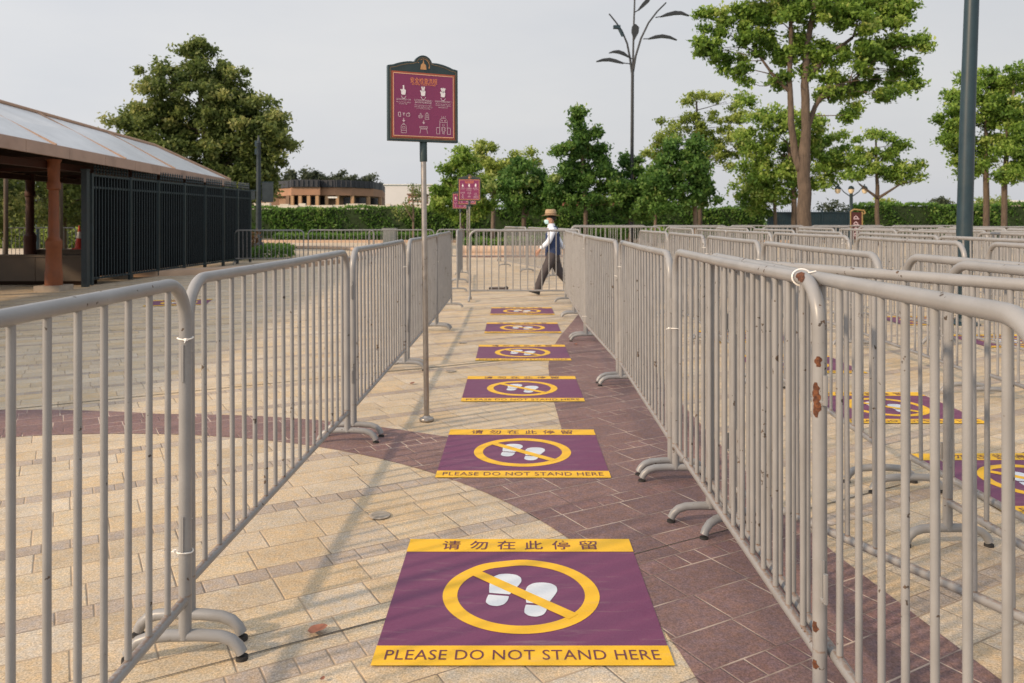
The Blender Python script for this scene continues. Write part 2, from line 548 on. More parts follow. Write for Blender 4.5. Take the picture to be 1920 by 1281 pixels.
# thin even cloud in front of it, procedural
tcw = wt.n('ShaderNodeTexCoord')
mpw = wt.n('ShaderNodeMapping')
mpw.inputs['Scale'].default_value = (1.0, 1.0, 3.2)
wt.l(tcw.outputs['Generated'], mpw.inputs[0])
cn = wt.noise(1.7, 5.0, mpw.outputs[0], 0.55)
cloud = wt.ramp(cn, [(0.30, (0.715, 0.742, 0.800)), (0.55, (0.800, 0.810, 0.842)), (0.75, (0.860, 0.860, 0.872))])
sd = wt.n('ShaderNodeVectorMath', operation='DOT_PRODUCT')
wt.l(tcw.outputs['Generated'], sd.inputs[0])
sd.inputs[1].default_value = (SUN_AZ[0] * math.cos(SUN_EL), SUN_AZ[1] * math.cos(SUN_EL), math.sin(SUN_EL))
veil = wt.m('ADD', wt.maprange(sd.outputs['Value'], -0.9, 0.2, 0.86, 1.04), wt.maprange(sd.outputs['Value'], 0.1, 1.0, 0.0, 0.9, smooth=True))
vs_ = wt.n('ShaderNodeVectorMath', operation='SCALE')
wt.l(cloud, vs_.inputs[0]); wt.l(veil, vs_.inputs['Scale'])
cloud = vs_.outputs[0]
bg2 = wt.n('ShaderNodeBackground')
bg2.inputs['Strength'].default_value = 1.0
wt.l(cloud, bg2.inputs['Color'])
mxw = wt.n('ShaderNodeMixShader')
mxw.inputs[0].default_value = 0.86
wt.l(bg1.outputs[0], mxw.inputs[1])
wt.l(bg2.outputs[0], mxw.inputs[2])
wo = wt.n('ShaderNodeOutputWorld')
wt.l(mxw.outputs[0], wo.inputs['Surface'])

sl = bpy.data.lights.new('sun', 'SUN')
sl.energy = 3.9
sl.angle = math.radians(2.5)
sl.color = (1.0, 0.74, 0.49)
so = bpy.data.objects.new('sun', sl)
link(so)
d = Vector((-SUN_AZ[0] * math.cos(SUN_EL), -SUN_AZ[1] * math.cos(SUN_EL), -math.sin(SUN_EL)))
so.rotation_euler = d.to_track_quat('-Z', 'Y').to_euler()
so.location = (-30, -20, 30)

cam = bpy.data.cameras.new('camera')
cam.sensor_width = 36.0
cam.lens = F / 1920.0 * 36.0
cam.shift_y = -(640.5 - HY) / 1920.0
cam.clip_end = 3000
cam.clip_start = 0.05
cam.dof.use_dof = True
cam.dof.focus_distance = 3.0
cam.dof.aperture_fstop = 6.3
co = bpy.data.objects.new('camera', cam)
link(co)
co.location = (0, 0, H)
co.rotation_euler = (PI / 2, 0, 0)
sc.camera = co
sc.view_settings.view_transform = 'Standard'
sc.view_settings.look = 'None'
sc.view_settings.exposure = 0
sc.view_settings.gamma = 1.0

# ------------------------------------------------------------------ the ground
def structure(o):
    o['kind'] = 'structure'
    return o
g = MB()
g.add([(-600, -30, 0), (600, -30, 0), (600, 1200, 0), (-600, 1200, 0)], [(0, 1, 2, 3)])
structure(g.build('ground', M['paving'], smooth=False))

# curved red porphyry bands set into the paving: a straight-ish ribbon joined by one that sweeps off to the left
def Lx(d_):
    xs = [(1.0, 0.62), (2.5, 0.50), (4.0, 0.40), (5.2, 0.347), (6.6, 0.33), (7.8, 0.355), (8.7, 0.41), (9.9, 0.60), (12.2, 1.02), (15, 1.7)]
    return float(np.interp(d_, [a for a, _ in xs], [b for _, b in xs]))
def Rx(d_):
    xs = [(1.0, 1.78), (2.49, 1.54), (2.9, 1.48), (3.46, 1.40), (4.3, 1.345), (6.6, 1.33), (8.7, 1.42), (9.9, 1.6), (12.2, 2.02), (15, 2.7)]
    return float(np.interp(d_, [a for a, _ in xs], [b for _, b in xs]))
cx_, cy_, ri_, ro_ = -2.62, 2.17, 3.22, 3.74
strips = []
pts_l, pts_r = [], []
for i in range(60):
    dd = 5.0 + i * 10.0 / 59
    pts_l.append((Lx(dd), dd)); pts_r.append((Rx(dd), dd))
verts, faces = [], []
def add_strip(a, b_):
    n0 = len(verts)
    for p, q in zip(a, b_):
        verts.append((p[0], p[1], 0.0025)); verts.append((q[0], q[1], 0.0025))
    for i in range(len(a) - 1):
        k = n0 + 2 * i
        faces.append((k, k + 1, k + 3, k + 2))
add_strip(pts_l, pts_r)
# near part: from the inner arc to the right edge
pa, pb = [], []
for i in range(60):
    dd = 5.0 - i * 3.9 / 59
    s_ = ri_ ** 2 - (dd - cy_) ** 2
    xa = cx_ + math.sqrt(max(s_, 0.0))
    xa = min(xa, Rx(dd) - 0.05)
    pa.append((xa, dd)); pb.append((Rx(dd), dd))
add_strip(pa, pb)
# left sweep, above the arc centre and left of where the near part begins (x limited to keep sheets apart)
qa, qb = [], []
a0 = math.asin((5.0 - cy_) / ri_)
for i in range(80):
    a = a0 + i * (math.radians(205) - a0) / 79
    ro = np.interp(math.degrees(a), [60, 90, 110, 140, 200], [3.80, 3.76, 4.12, 4.4, 4.4])
    qa.append((cx_ + ri_ * math.cos(a), cy_ + ri_ * math.sin(a)))
    qx, qy = cx_ + ro * math.cos(a), cy_ + ro * math.sin(a)
    qb.append((qx, qy))
add_strip(qa, qb)
# fillet between the sweep's upper edge and the ribbon's left edge, above d = 5
n0 = len(verts)
fil = [(qa[0][0], 5.0), (Lx(5.0), 5.0), (Lx(5.18), 5.18), (-0.05, 5.10), (qb[0][0], qb[0][1])]
fil = [(x_, max(y_, 5.0)) for x_, y_ in fil]
verts.extend([(x_, y_, 0.0032) for x_, y_ in fil])
faces.append(tuple(range(n0, n0 + len(fil))))
me = flat_mesh('porphyry_band', verts, faces, M['porphyry'])
bm_ = bmesh.new(); bm_.from_mesh(me)
for f_ in bm_.faces:
    if f_.normal.z < 0:
        f_.normal_flip()
bm_.to_mesh(me); bm_.free()
structure(link(bpy.data.objects.new('paving_band', me)))

# expansion joints: sealed gaps that follow the courses
def joint_strip(vpos, u0, u1, wd):
    cs, sn = math.cos(TH), math.sin(TH)
    mb = MB()
    n = 40
    vs, fs = [], []
    for i in range(n + 1):
        u_ = u0 + (u1 - u0) * i / n
        w0 = vpos - wd / 2 + random.uniform(-1, 1) * 0.0015
        w1 = vpos + wd / 2 + random.uniform(-1, 1) * 0.0015
        for w_ in (w0, w1):
            vs.append((u_ * cs - w_ * sn, u_ * sn + w_ * cs, 0.0040))
    for i in range(n):
        fs.append((2 * i, 2 * i + 2, 2 * i + 3, 2 * i + 1))
    mb.add(vs, fs)
    return structure(mb.build('expansion_joint', M['gap'], smooth=False))
vj = -(-1.16) * math.sin(TH) + 2.49 * math.cos(TH)
joint_strip(vj, -3.0, 9.0, 0.006)
joint_strip(vj + 4.44, -6.0, 12.0, 0.014)
joint_strip(vj + 8.88, -9.0, 14.0, 0.014)

# ------------------------------------------------------------------ lettering
def text_geo(body, offset=0.0, res=2, spacing=1.0):
    c = bpy.data.curves.new('lettering', 'FONT')
    c.body = body
    c.resolution_u = res
    c.offset = offset
    c.space_character = spacing
    o = bpy.data.objects.new('lettering', c)
    COL.objects.link(o)
    dg = bpy.context.evaluated_depsgraph_get()
    me_ = bpy.data.meshes.new_from_object(o.evaluated_get(dg))
    vs = [(v.co.x, v.co.y) for v in me_.vertices]
    fs = [tuple(p.vertices) for p in me_.polygons]
    COL.objects.unlink(o)
    bpy.data.objects.remove(o)
    bpy.data.curves.remove(c)
    bpy.data.meshes.remove(me_)
    return vs, fs

def put_text(mb, body, cx, cy, width, height, mp, offset=0.0, spacing=1.0, res=2):
    vs, fs = text_geo(body, offset, res, spacing)
    xs = [v[0] for v in vs]; ys = [v[1] for v in vs]
    x0, x1, y0, y1 = min(xs), max(xs), min(ys), max(ys)
    sx = width / (x1 - x0); sy = height / (y1 - y0)
    mb.add([mp(cx + (x - (x0 + x1) / 2) * sx, cy + (y - (y0 + y1) / 2) * sy) for x, y in vs], fs)

def sheet(mb, name, mat, parent):
    me_ = flat_mesh(name, mb.v, mb.f, mat)
    return link(bpy.data.objects.new(name, me_), parent)

# ------------------------------------------------------------------ floor stickers
SW, SL = 0.985, 1.02
def up(z):
    return lambda u, v: (u, v, z)
def ring_poly(mb, cx, cy, r0, r1, z, n=64, wob=0.0):
    vs, fs = [], []
    for k in range(n):
        a = 2 * PI * k / n
        w = wob * math.sin(9 * a + 1.0) * math.exp(-((a - 1.9) / 0.5) ** 2)
        vs.append((cx + (r0 + w) * math.cos(a), cy + (r0 + w) * math.sin(a), z))
        vs.append((cx + (r1 + w) * math.cos(a), cy + (r1 + w) * math.sin(a), z))
    for k in range(n):
        k2 = (k + 1) % n
        fs.append((2 * k, 2 * k + 1, 2 * k2 + 1, 2 * k2))
    mb.add(vs, fs)
def foot_poly(mb, cx, cy, rot, z, side):
    """sole and heel of a shoe print"""
    sole = [(-.039, 0), (-.039, 0), (-.039, 0), (.039, 0), (.039, 0), (.039, 0), (.047, .03), (.060, .08), (.066, .115), (.059, .15), (.037, .172), (.005, .177), (-.030, .167), (-.051, .137), (-.055, .09), (-.047, .04)]
    heel = [(-.039, -.0146), (-.039, -.0146), (-.040, -.05), (-.037, -.078), (-.018, -.098), (.010, -.100), (.032, -.082), (.040, -.05), (.039, -.0146), (.039, -.0146)]
    sole = [(x * 1.03, y - .045) for x, y in sole]
    heel = [(x * 1.03, y - .045) for x, y in heel][::-1]
    def smooth(poly):
        for _ in range(2):
            out = []
            for i in range(len(poly)):
                a, b_ = poly[i], poly[(i + 1) % len(poly)]
                if (a[0] - b_[0]) ** 2 + (a[1] - b_[1]) ** 2 < 1e-12:
                    if not out or out[-1] != a:
                        out.append(a)
                    continue
                out += [(a[0] * .8 + b_[0] * .2, a[1] * .8 + b_[1] * .2), (a[0] * .2 + b_[0] * .8, a[1] * .2 + b_[1] * .8)]
            poly = out
        return poly
    cr, sr = math.cos(rot), math.sin(rot)
    for poly in (sole, heel):
        poly = smooth([(x * side, y) for x, y in poly])
        if side < 0:
            poly = poly[::-1]
        mb.add([(cx + x * cr - y * sr, cy + x * sr + y * cr, z) for x, y in poly], [tuple(range(len(poly)))])

def make_sticker():
    r = thing('floor_sticker', '', 'sticker')
    z = 0.0050
    a = MB(); n = 10
    vs = [];  fs = []
    for i in range(n + 1):
        for j in range(n + 1):
            vs.append((-SW / 2 + SW * i / n, SL * j / n, z))
    for i in range(n):
        for j in range(n):
            k = i * (n + 1) + j
            fs.append((k, k + n + 1, k + n + 2, k + 1))
    a.add(vs, fs)
    sheet(a, 'panel', M['plum'], r)
    zb = z + 0.0012
    b1 = MB(); b1.add([(-SW / 2 - .001, -.001, zb), (SW / 2 + .001, -.001, zb), (SW / 2 + .001, .117 * SL, zb), (-SW / 2 - .001, .117 * SL, zb)], [(0, 1, 2, 3)])
    o1 = sheet(b1, 'text_band', M['yellow'], r)
    b2 = MB(); b2.add([(-SW / 2 - .001, .866 * SL, zb), (SW / 2 + .001, .866 * SL, zb), (SW / 2 + .001, SL + .001, zb), (-SW / 2 - .001, SL + .001, zb)], [(0, 1, 2, 3)])
    o2 = sheet(b2, 'text_band', M['yellow'], r)
    t1 = MB(); put_text(t1, 'PLEASE DO NOT STAND HERE', 0, .060 * SL, .925 * SW, .060, up(zb + .001), 0.0, 1.06, 3)
    sheet(t1, 'lettering', M['plum_ink'], o1)
    t2 = MB()
    for k, ch in enumerate('请勿在此停留'):
        put_text(t2, ch, (-.308 + k * .1232) * SW, .933 * SL, .080, .094, up(zb + .001), .008, 1.0, 3)
    sheet(t2, 'lettering', M['plum_ink'], o2)
    rg = MB(); ring_poly(rg, 0, .4877 * SL, .246, .302, zb, 72, 0.004)
    sheet(rg, 'ring', M['yellow'], r)
    for cx, cy, rot, sd in ((-.077 * SW, .527 * SL, -.17, 1), (.066 * SW, .450 * SL, -.14, 1)):
        fp = MB(); foot_poly(fp, cx, cy, rot, zb + .0005, sd)
        sheet(fp, 'footprint', M['white_vinyl'], r)
    slh = MB()
    hw = .026
    ca, sa = math.cos(math.radians(-44)), math.sin(math.radians(-44))
    poly = []
    for u_, v_ in ((-.262, -hw), (.262, -hw), (.262, hw), (-.262, hw)):
        poly.append((u_ * ca - v_ * sa, .4877 * SL + u_ * sa + v_ * ca, zb + .001))
    slh.add(poly, [(0, 1, 2, 3)])
    sheet(slh, 'slash', M['yellow'], r)
    return r

st0 = make_sticker()
stick = [  # near edge (d, x), label
    (2.58, 0.035, 0.000, 'largest plum floor sticker in the lane, nearest, with fully readable text'),
    (4.46, 0.062, -0.006, 'second nearest plum floor sticker in the lane, lying across the red paving'),
    (6.33, 0.087, 0.000, 'third nearest plum floor sticker in the lane, just beyond the sign pole'),
    (8.17, 0.117, 0.004, 'fourth nearest plum floor sticker in the lane, touching the red paving'),
    (10.16, 0.14, 0.000, 'fifth plum floor sticker in the lane, second from its far end'),
    (12.10, 0.16, 0.004, 'smallest plum floor sticker in the lane, closest to the walking man'),
    (3.90, 2.92, 0.01, 'plum floor sticker seen through bars at the lower right edge'),
    (5.65, 2.89, -0.01, 'plum floor sticker showing a large corner between bars of the right barriers'),
    (7.50, 2.86, 0.0, 'plum floor sticker behind the right barriers, next beyond the large corner'),
    (9.35, 2.88, 0.0, 'narrow plum floor sticker behind the right barriers, beyond two larger ones'),
    (9.0, 5.9, 0.0, 'plum floor sticker in the farther right lane, nearer than its neighbour there'),
    (10.9, 5.88, 0.0, 'tiny plum floor sticker in the farther right lane, beyond its neighbour there'),
    (13.4, -5.68, 0.25, 'lone plum floor sticker on the open plaza before the dark gates'),
]
for i, (dd, xx, rz, lab) in enumerate(stick):
    o = st0 if i == 0 else copy_tree(st0)
    o.location = (xx, dd, 0)
    o.rotation_euler = (0, 0, rz)
    o['label'] = lab
    o['group'] = 'do-not-stand floor stickers'

# ------------------------------------------------------------------ crowd barriers
mesh_cache = {}
def barrier_meshes(L, h):
    key = (round(L, 2), round(h, 2))
    if key in mesh_cache:
        return mesh_cache[key]
    rt = 0.0205
    r = 0.135
    zt = h - rt
    x0, x1 = -L / 2 + rt, L / 2 - rt
    def arc(cx, cz, a0, a1, n=9):
        return [(cx + r * math.cos(a0 + (a1 - a0) * i / n), 0, cz + r * math.sin(a0 + (a1 - a0) * i / n)) for i in range(n + 1)]
    path = [(x0, 0, 0.075), (x0, 0, 0.35), (x0, 0, zt - r - 0.15)] + arc(x0 + r, zt - r, PI, PI / 2) + [(0, 0, zt - 0.004)] + arc(x1 - r, zt - r, PI / 2, 0) + [(x1, 0, zt - r - 0.15), (x1, 0, 0.35), (x1, 0, 0.075)]
    fr = MB().tube(path, rt, 14).mesh('frame', M['barrier'])
    rl = MB().tube([(x0, 0, 0.20), (0, 0, 0.199), (x1, 0, 0.20)], 0.0165, 12).mesh('bottom_rail', M['barrier'])
    n = int(round((x1 - x0) / 0.131)) - 1
    xs = [x0 + (x1 - x0) * (k + 1) / (n + 1) for k in range(n)]
    bar = MB().tube([(0, 0, 0.205), (0, 0, 0.5), (0, 0, 0.8), (0, 0, zt - 0.012)], 0.0098, 10).mesh('bar', M['barrier'])
    hk = MB()
    hk.box(-0.026, 0.026, -0.004, 0.004, -0.06, 0.06)
    hk.tube([(-0.02, 0, -0.05), (-0.045, 0, -0.05), (-0.045, 0, 0.03)], 0.007, 8)
    hkm = hk.mesh('hook', M['barrier'])
    lug = MB()
    lug.tube([(0.015, 0, 0.02), (0.05, 0, 0.02), (0.062, 0, 0.0), (0.05, 0, -0.02), (0.015, 0, -0.02)], 0.006, 8)
    lugm = lug.mesh('lug', M['barrier'])
    mesh_cache[key] = (fr, rl, bar, xs, hkm, lugm, x0, x1)
    return mesh_cache[key]

def foot_path(hw=0.185):
    p = []
    pts = [(-hw, 0.022), (-hw + 0.012, 0.045), (-hw + 0.035, 0.066), (-hw + 0.07, 0.078), (-0.05, 0.083), (0.05, 0.083)]
    full = pts + [(-a, b_) for a, b_ in reversed(pts[:-2])]
    return [(0, a, b_) for a, b_ in full]
foot_mesh = MB().tube(foot_path(), 0.019, 12).mesh('foot', M['barrier'])
tipm = MB()
tipm.tube([(0, 0, 0.012), (0, 0, 0.0)], [0.0200, 0.0208], 12)
tip_mesh = tipm.mesh('rubber_tip', M['rubber'])
tiem = MB()
ring = [(0.0245 * math.cos(2 * PI * k / 16), 0.0245 * math.sin(2 * PI * k / 16), 0.002 * math.sin(4 * PI * k / 16)) for k in range(17)]
tiem.tube(ring, 0.0026, 6)
tiem.box(0.020, 0.030, -0.028, -0.020, -0.004, 0.004)
tiem.tube([(0.027, -0.026, 0), (0.034, -0.04, -0.008)], 0.0016, 6)
tie_mesh = tiem.mesh('cable_tie', M['tie'])

def inst(name, mesh, parent, loc=(0, 0, 0), rz=0.0):
    o = bpy.data.objects.new(name, mesh)
    link(o, parent)
    o.location = loc
    if rz:
        o.rotation_euler = (0, 0, rz)
    return o

rs = random.Random(11)
def barrier(A, B, label, group, h=1.27, tips=False, ties=(), detail=True):
    A = Vector(A); B = Vector(B)
    L = (B - A).length
    L = round(L / 0.05) * 0.05
    c = (A + B) / 2
    rz = math.atan2(B.y - A.y, B.x - A.x)
    fr, rl, bar, xs, hkm, lugm, x0, x1 = barrier_meshes(L, h)
    t = thing('crowd_barrier', label, 'barrier', (c.x, c.y, 0), rz, group)
    t.rotation_euler = (rs.uniform(-.012, .012), 0, rz + rs.uniform(-.004, .004))
    inst('frame', fr, t)
    inst('bottom_rail', rl, t)
    for x in xs:
        inst('bar', bar, t, (x + rs.uniform(-0.003, 0.003), 0, 0), rs.uniform(0, 6.28))
    for x in (x0 + 0.0, x1 - 0.0):
        f = inst('foot', foot_mesh, t, (x, 0, 0), rs.uniform(-0.06, 0.06))
        if tips:
            for s in (-1, 1):
                inst('rubber_tip', tip_mesh, f, (0, s * 0.185, 0), 0)
    if detail:
        for z in (0.42, 0.98):
            inst('hook', hkm, t, (x0 - 0.0, 0.0, z))
            inst('lug', lugm, t, (x1 + 0.0, 0.0, z + 0.05))
    for x, z, ang in ties:
        inst('cable_tie', tie_mesh, t, (x0 if x < 0 else x1, 0, z), ang)
    return t

GL = 'barriers lining the left of the lane'
GR = 'barriers lining the right of the lane'
barrier((-1.075, 2.64), (-1.085, 0.14), 'grey steel barrier nearest on the left, cut by the left photo edge', GL, 1.265, True, ((-1, 1.06, 1.2), (-1, 0.36, -0.8)))
barrier((-1.115, 2.74), (-1.07, 5.19), 'grey barrier with dark paint chips, second nearest on the left', GL, 1.26, True)
barrier((-1.055, 5.29), (-1.03, 7.66), 'grey barrier on the left whose far half passes behind the steel sign pole', GL, 1.265, True, ((1, 1.0, 0.5),))
barrier((-1.02, 7.76), (-0.99, 10.35), 'grey barrier on the left seen edge-on right after the sign pole', GL, 1.265)
barrier((-0.985, 10.45), (-0.99, 13.0), 'farthest grey barrier lining the left of the lane, bars merged edge-on', GL, 1.27, False, ((-1, 0.9, 0.4),))

RA = barrier((0.887, 2.267), (0.902, 4.42), 'grey barrier on the right with rusty near corner bound by white tie', GR, 1.293, True, ((1, 0.85, 2.0),))
barrier((0.918, 1.32), (0.945, 3.83), 'grey barrier in front at the right photo edge with a thick curved corner', GR, 1.297, True)
barrier((0.905, 4.50), (0.95, 6.95), 'grey barrier on the right behind the rusty-cornered one, standing on red paving', GR, 1.275, True, ((1, 1.04, -1.5),))
barrier((0.945, 7.05), (0.885, 9.50), 'grey barrier on the right where the red paving begins, chipped bars', GR, 1.27, True, ((-1, 0.95, -1.9), (1, 0.3, 2)))
barrier((0.885, 9.58), (0.915, 11.75), 'grey barrier on the right second from the gate, bars merged edge-on', GR, 1.27, False, ((-1, 1.1, -2.0),))
barrier((0.92, 11.83), (0.93, 13.9), 'grey barrier on the right meeting the gate across the lane', GR, 1.27)
barrier((-0.755, 14.06), (1.175, 14.06), 'grey barrier set square across the far end of the lane like a gate', 'barriers closing the lane end', 1.28, False)

# rust where the paint of the near right corner is knocked off
def rust_patch(parent, pts, r, wid, ang0, n=10):
    """thin curved flake wrapped on a tube along pts (local), centred on angle ang0"""
    rr = random.Random(int(ang0 * 100) + len(pts))
    P = [Vector(p) for p in pts]
    vs, fs = [], []
    m_ = 7
    for i, p in enumerate(P):
        t_ = (P[min(i + 1, len(P) - 1)] - P[max(i - 1, 0)]).normalized()
        a = Vector((0, 1, 0))
        b_ = t_.cross(a).normalized()
        k_ = math.sin(PI * (i + 0.35) / (len(P) - 0.3)) ** 0.5
        lo_, hi_ = ang0 - wid * k_ * rr.uniform(0.5, 1.15), ang0 + wid * k_ * rr.uniform(0.5, 1.15)
        for j in range(m_):
            th = lo_ + (hi_ - lo_) * j / (m_ - 1)
            vs.append(p + (a * math.cos(th) + b_ * math.sin(th)) * (r + 0.0006))
    for i in range(len(P) - 1):
        for j in range(m_ - 1):
            k = i * m_ + j
            fs.append((k, k + 1, k + m_ + 1, k + m_))
    mb = MB(); mb.add(vs, fs)
    return mb.build('rust_patch', M['rust'], parent)
_, _, _, _, _, _, ax0, ax1 = barrier_meshes(2.15, 1.29)
zt_ = 1.293 - 0.0205
rA = 0.135
arcA = [(ax0 + rA - rA * math.cos(a), 0, zt_ - rA + rA * math.sin(a)) for a in np.linspace(math.radians(66), math.radians(92), 9)]
arcA = [(x_, y_, z_) for x_, y_, z_ in arcA]
rust_patch(RA, arcA, 0.0205, 0.8, 0.45)
rust_patch(RA, [(ax0, 0, z_) for z_ in np.linspace(0.885, 0.985, 14)], 0.0205, 0.75, 0.75)
rust_patch(RA, [(ax0, 0, z_) for z_ in np.linspace(1.03, 1.06, 6)], 0.0205, 0.55, 1.0)
rust_patch(RA, [(ax0, 0, z_) for z_ in np.linspace(0.27, 0.30, 6)], 0.0205, 0.6, 0.5)
rust_patch(RA, [(ax0, 0, z_) for z_ in np.linspace(0.165, 0.19, 6)], 0.0205, 0.6, 0.5)
# tie that binds the corner to its neighbour
tb = MB()
rg_ = [(ax0 + rA + 0.02 + 0.004 * math.sin(2 * PI * k / 20), -0.004 + 0.030 * math.cos(2 * PI * k / 20), zt_ + 0.0255 * math.sin(2 * PI * k / 20)) for k in range(21)]
tb.tube(rg_, 0.003, 6)
tb.tube([(ax0 + rA + 0.015, -0.022, zt_ + 0.014), (ax0 + rA - 0.02, -0.032, zt_ + 0.022)], 0.0022, 6)
tb.box(ax0 + rA + 0.012, ax0 + rA + 0.028, -0.02, 0.0, zt_ - 0.045, zt_ - 0.026)
tb.build('cable_tie', M['tie'], RA)

GM = 'barriers of the queue maze on the right'
barrier((1.03, 3.72), (2.10, 1.46), 'grey barrier standing askew behind the right row, long rail reaching the right edge', GM, 1.27, True)
barrier((2.10, 4.25), (2.22, 1.80), 'grey barrier in the second right row, nearest there, seen above the askew rail', GM, 1.27, True)
barrier((2.16, 6.86), (2.03, 4.38), 'grey barrier in the second right row with a tied corner, second nearest there', GM, 1.27, True, ((-1, 1.08, 1),))
barrier((2.28, 9.35), (2.16, 6.98), 'grey barrier in the second right row, third nearest, its ties hanging white', GM, 1.27, False, ((1, 1.1, 1), (-1, 1.05, 2)))
barrier((2.33, 11.80), (2.29, 9.45), 'grey barrier in the second right row, fourth nearest', GM, 1.27, False, ((1, 1.12, 1),))
barrier((2.30, 14.30), (2.33, 11.90), 'farthest grey barrier in the second right row', GM, 1.27, False)
RB = barrier((1.93, 3.56), (2.06, 1.1), 'grey barrier overlapping the second right row, with a rust spotted rail corner', GM, 1.275, True)
rows = {
    'third': (3.82, [(6.45, 4.0), (8.95, 6.6), (11.6, 9.1), (14.1, 11.7), (16.6, 14.2), (19.1, 16.7)], 'beside the lane stickers'),
    'fourth': (5.0, [(9.2, 6.8), (11.7, 9.3), (14.2, 11.8), (16.7, 14.3), (19.2, 16.8)], 'left of the thick green pole'),
    'fifth': (6.95, [(11.9, 9.5), (14.4, 12.0), (16.9, 14.5), (19.4, 17.0)], 'right of the thick green pole'),
    'sixth': (8.1, [(13.4, 11.0), (15.9, 13.5), (18.4, 16.0)], 'below the hedge at right'),
    'seventh': (9.9, [(16.0, 13.6), (18.5, 16.1)], 'below the twin-trunk trees at right'),
    'eighth': (11.1, [(17.8, 15.4), (20.2, 17.9)], 'by the right photo edge'),
}
ordn = ['nearest', 'second nearest', 'third nearest', 'fourth nearest', 'fifth nearest', 'sixth nearest']
for k, (x, segs, ex) in rows.items():
    for i, (a, b_) in enumerate(segs):
        j = rs.uniform(-0.09, 0.09)
        j2 = rs.uniform(-0.09, 0.09)
        barrier((x + j, a), (x + j2, b_), 'grey barrier, %s row rightward %s, %s in it' % (k, ex, ordn[i]), GM, 1.27, False,
                ((1, 1.1, rs.uniform(0, 6)),) if rs.random() < 0.4 else (), detail=a < 12)
for i in range(6):
    x = 1.55 + i * 2.55
    barrier((x, 21.3 + rs.uniform(-.1, .1)), (x + 2.45, 21.3 + rs.uniform(-.1, .1)), 'grey barrier in the cross row behind the maze, %s from the left' % ['first', 'second', 'third', 'fourth', 'fifth', 'last'][i], 'far cross row of barriers', 1.27, detail=False)
for i in range(5):
    x = 1.9 + i * 2.55
    barrier((x, 25.6 + rs.uniform(-.15, .15)), (x + 2.45, 25.6 + rs.uniform(-.15, .15)), 'grey barrier of the rearmost cross row before the hedge, %s from the left' % ['first', 'second', 'third', 'fourth', 'fifth'][i], 'rearmost cross row of barriers', 1.27, detail=False)
GE = 'barriers around the crossing path'
barrier((-1.09, 15.85), (-1.20, 18.2), 'grey barrier behind the left of the gate, running away from it', GE, 1.24, False)
barrier((-1.22, 18.3), (-1.30, 20.7), 'grey barrier farther behind the left of the gate', GE, 1.22, False, detail=False)
barrier((1.45, 17.2), (1.02, 19.55), 'grey barrier of the angled row behind the man, nearest of it', GE, 1.25, False, detail=False)
barrier((1.0, 19.65), (0.42, 22.0), 'grey barrier in the middle of the angled row seen through the gate', GE, 1.25, False, detail=False)
barrier((0.40, 22.1), (-0.22, 24.4), 'grey barrier at the far tip of the angled row seen through the gate', GE, 1.25, False, detail=False)
GP = 'barriers across the far plaza'
for (pa_, pb_, dd, da, lab) in ((440, 570, 25.6, 0, 'far plaza barrier beside the last dark gate'),
                          (576, 700, 25.9, .3, 'far plaza barrier before the pale kerb, second from the dark gates'),
                          (690, 812, 26.3, .5, 'far plaza barrier before the grey cabinet, third from the dark gates'),
                          (818, 935, 27.3, .3, 'far plaza barrier behind the group of small signs'),
                          (938, 1060, 27.8, 0.2, 'far plaza barrier behind the walking man')):
    barrier((wx(pa_, dd), dd), (wx(pb_, dd), dd + da), lab, GP, 1.13, detail=False)

# ------------------------------------------------------------------ information signs
def rounded(poly, r, n=4):
    out = []
    m_ = len(poly)
    for i in range(m_):
        p0, p1, p2 = Vector(poly[i - 1]), Vector(poly[i]), Vector(poly[(i + 1) % m_])
        a = (p0 - p1); b_ = (p2 - p1)
        ra = min(r, a.length / 2.1, b_.length / 2.1)
        s_, e_ = p1 + a.normalized() * ra, p1 + b_.normalized() * ra
        for k in range(n + 1):
            t_ = k / n
            q = s_ * (1 - t_) ** 2 + p1 * 2 * t_ * (1 - t_) + e_ * t_ ** 2
            out.append((q.x, q.y))
    return out
def board_outline(g_=0.0):
    """right half bottom to top then mirrored; g_ shrinks it"""
    r = 0.072 - g_
    R = [(0.275 - g_, 0.0 + g_), (0.275 - g_, 0.53 - g_), (0.235 - g_, 0.537 - g_)]
    for k in range(1, 6):
        t_ = k / 6
        R.append((0.235 - g_ - t_ * 0.16, 0.537 - g_ + 0.033 * (1 - (1 - t_) ** 2)))
    a0 = math.radians(18)
    arc_ = [(r * math.cos(a), 0.546 + r * math.sin(a)) for a in np.linspace(a0, PI - a0, 15)]
    Lh = [(-x, z) for x, z in reversed(R)]
    return R + arc_ + Lh
def ff(y):
    return lambda u, v, t=0.0: (u, y - t, v)

def stroke(mb, pts, w, y):
    """a drawn line of width w on the board face"""
    for a, b_ in zip(pts[:-1], pts[1:]):
        a = Vector(a); b_ = Vector(b_)
        if (b_ - a).length < 1e-6:
            continue
        dr = (b_ - a).normalized()
        n_ = Vector((-dr.y, dr.x)) * (w / 2)
        e = dr * (w / 3)
        q = [a - n_ - e, b_ - n_ + e, b_ + n_ + e, a + n_ - e]
        mb.add([(p.x, y, p.y) for p in q], [(0, 1, 2, 3)])
def fill(mb, poly, y):
    mb.add([(p[0], y, p[1]) for p in poly], [tuple(range(len(poly)))])

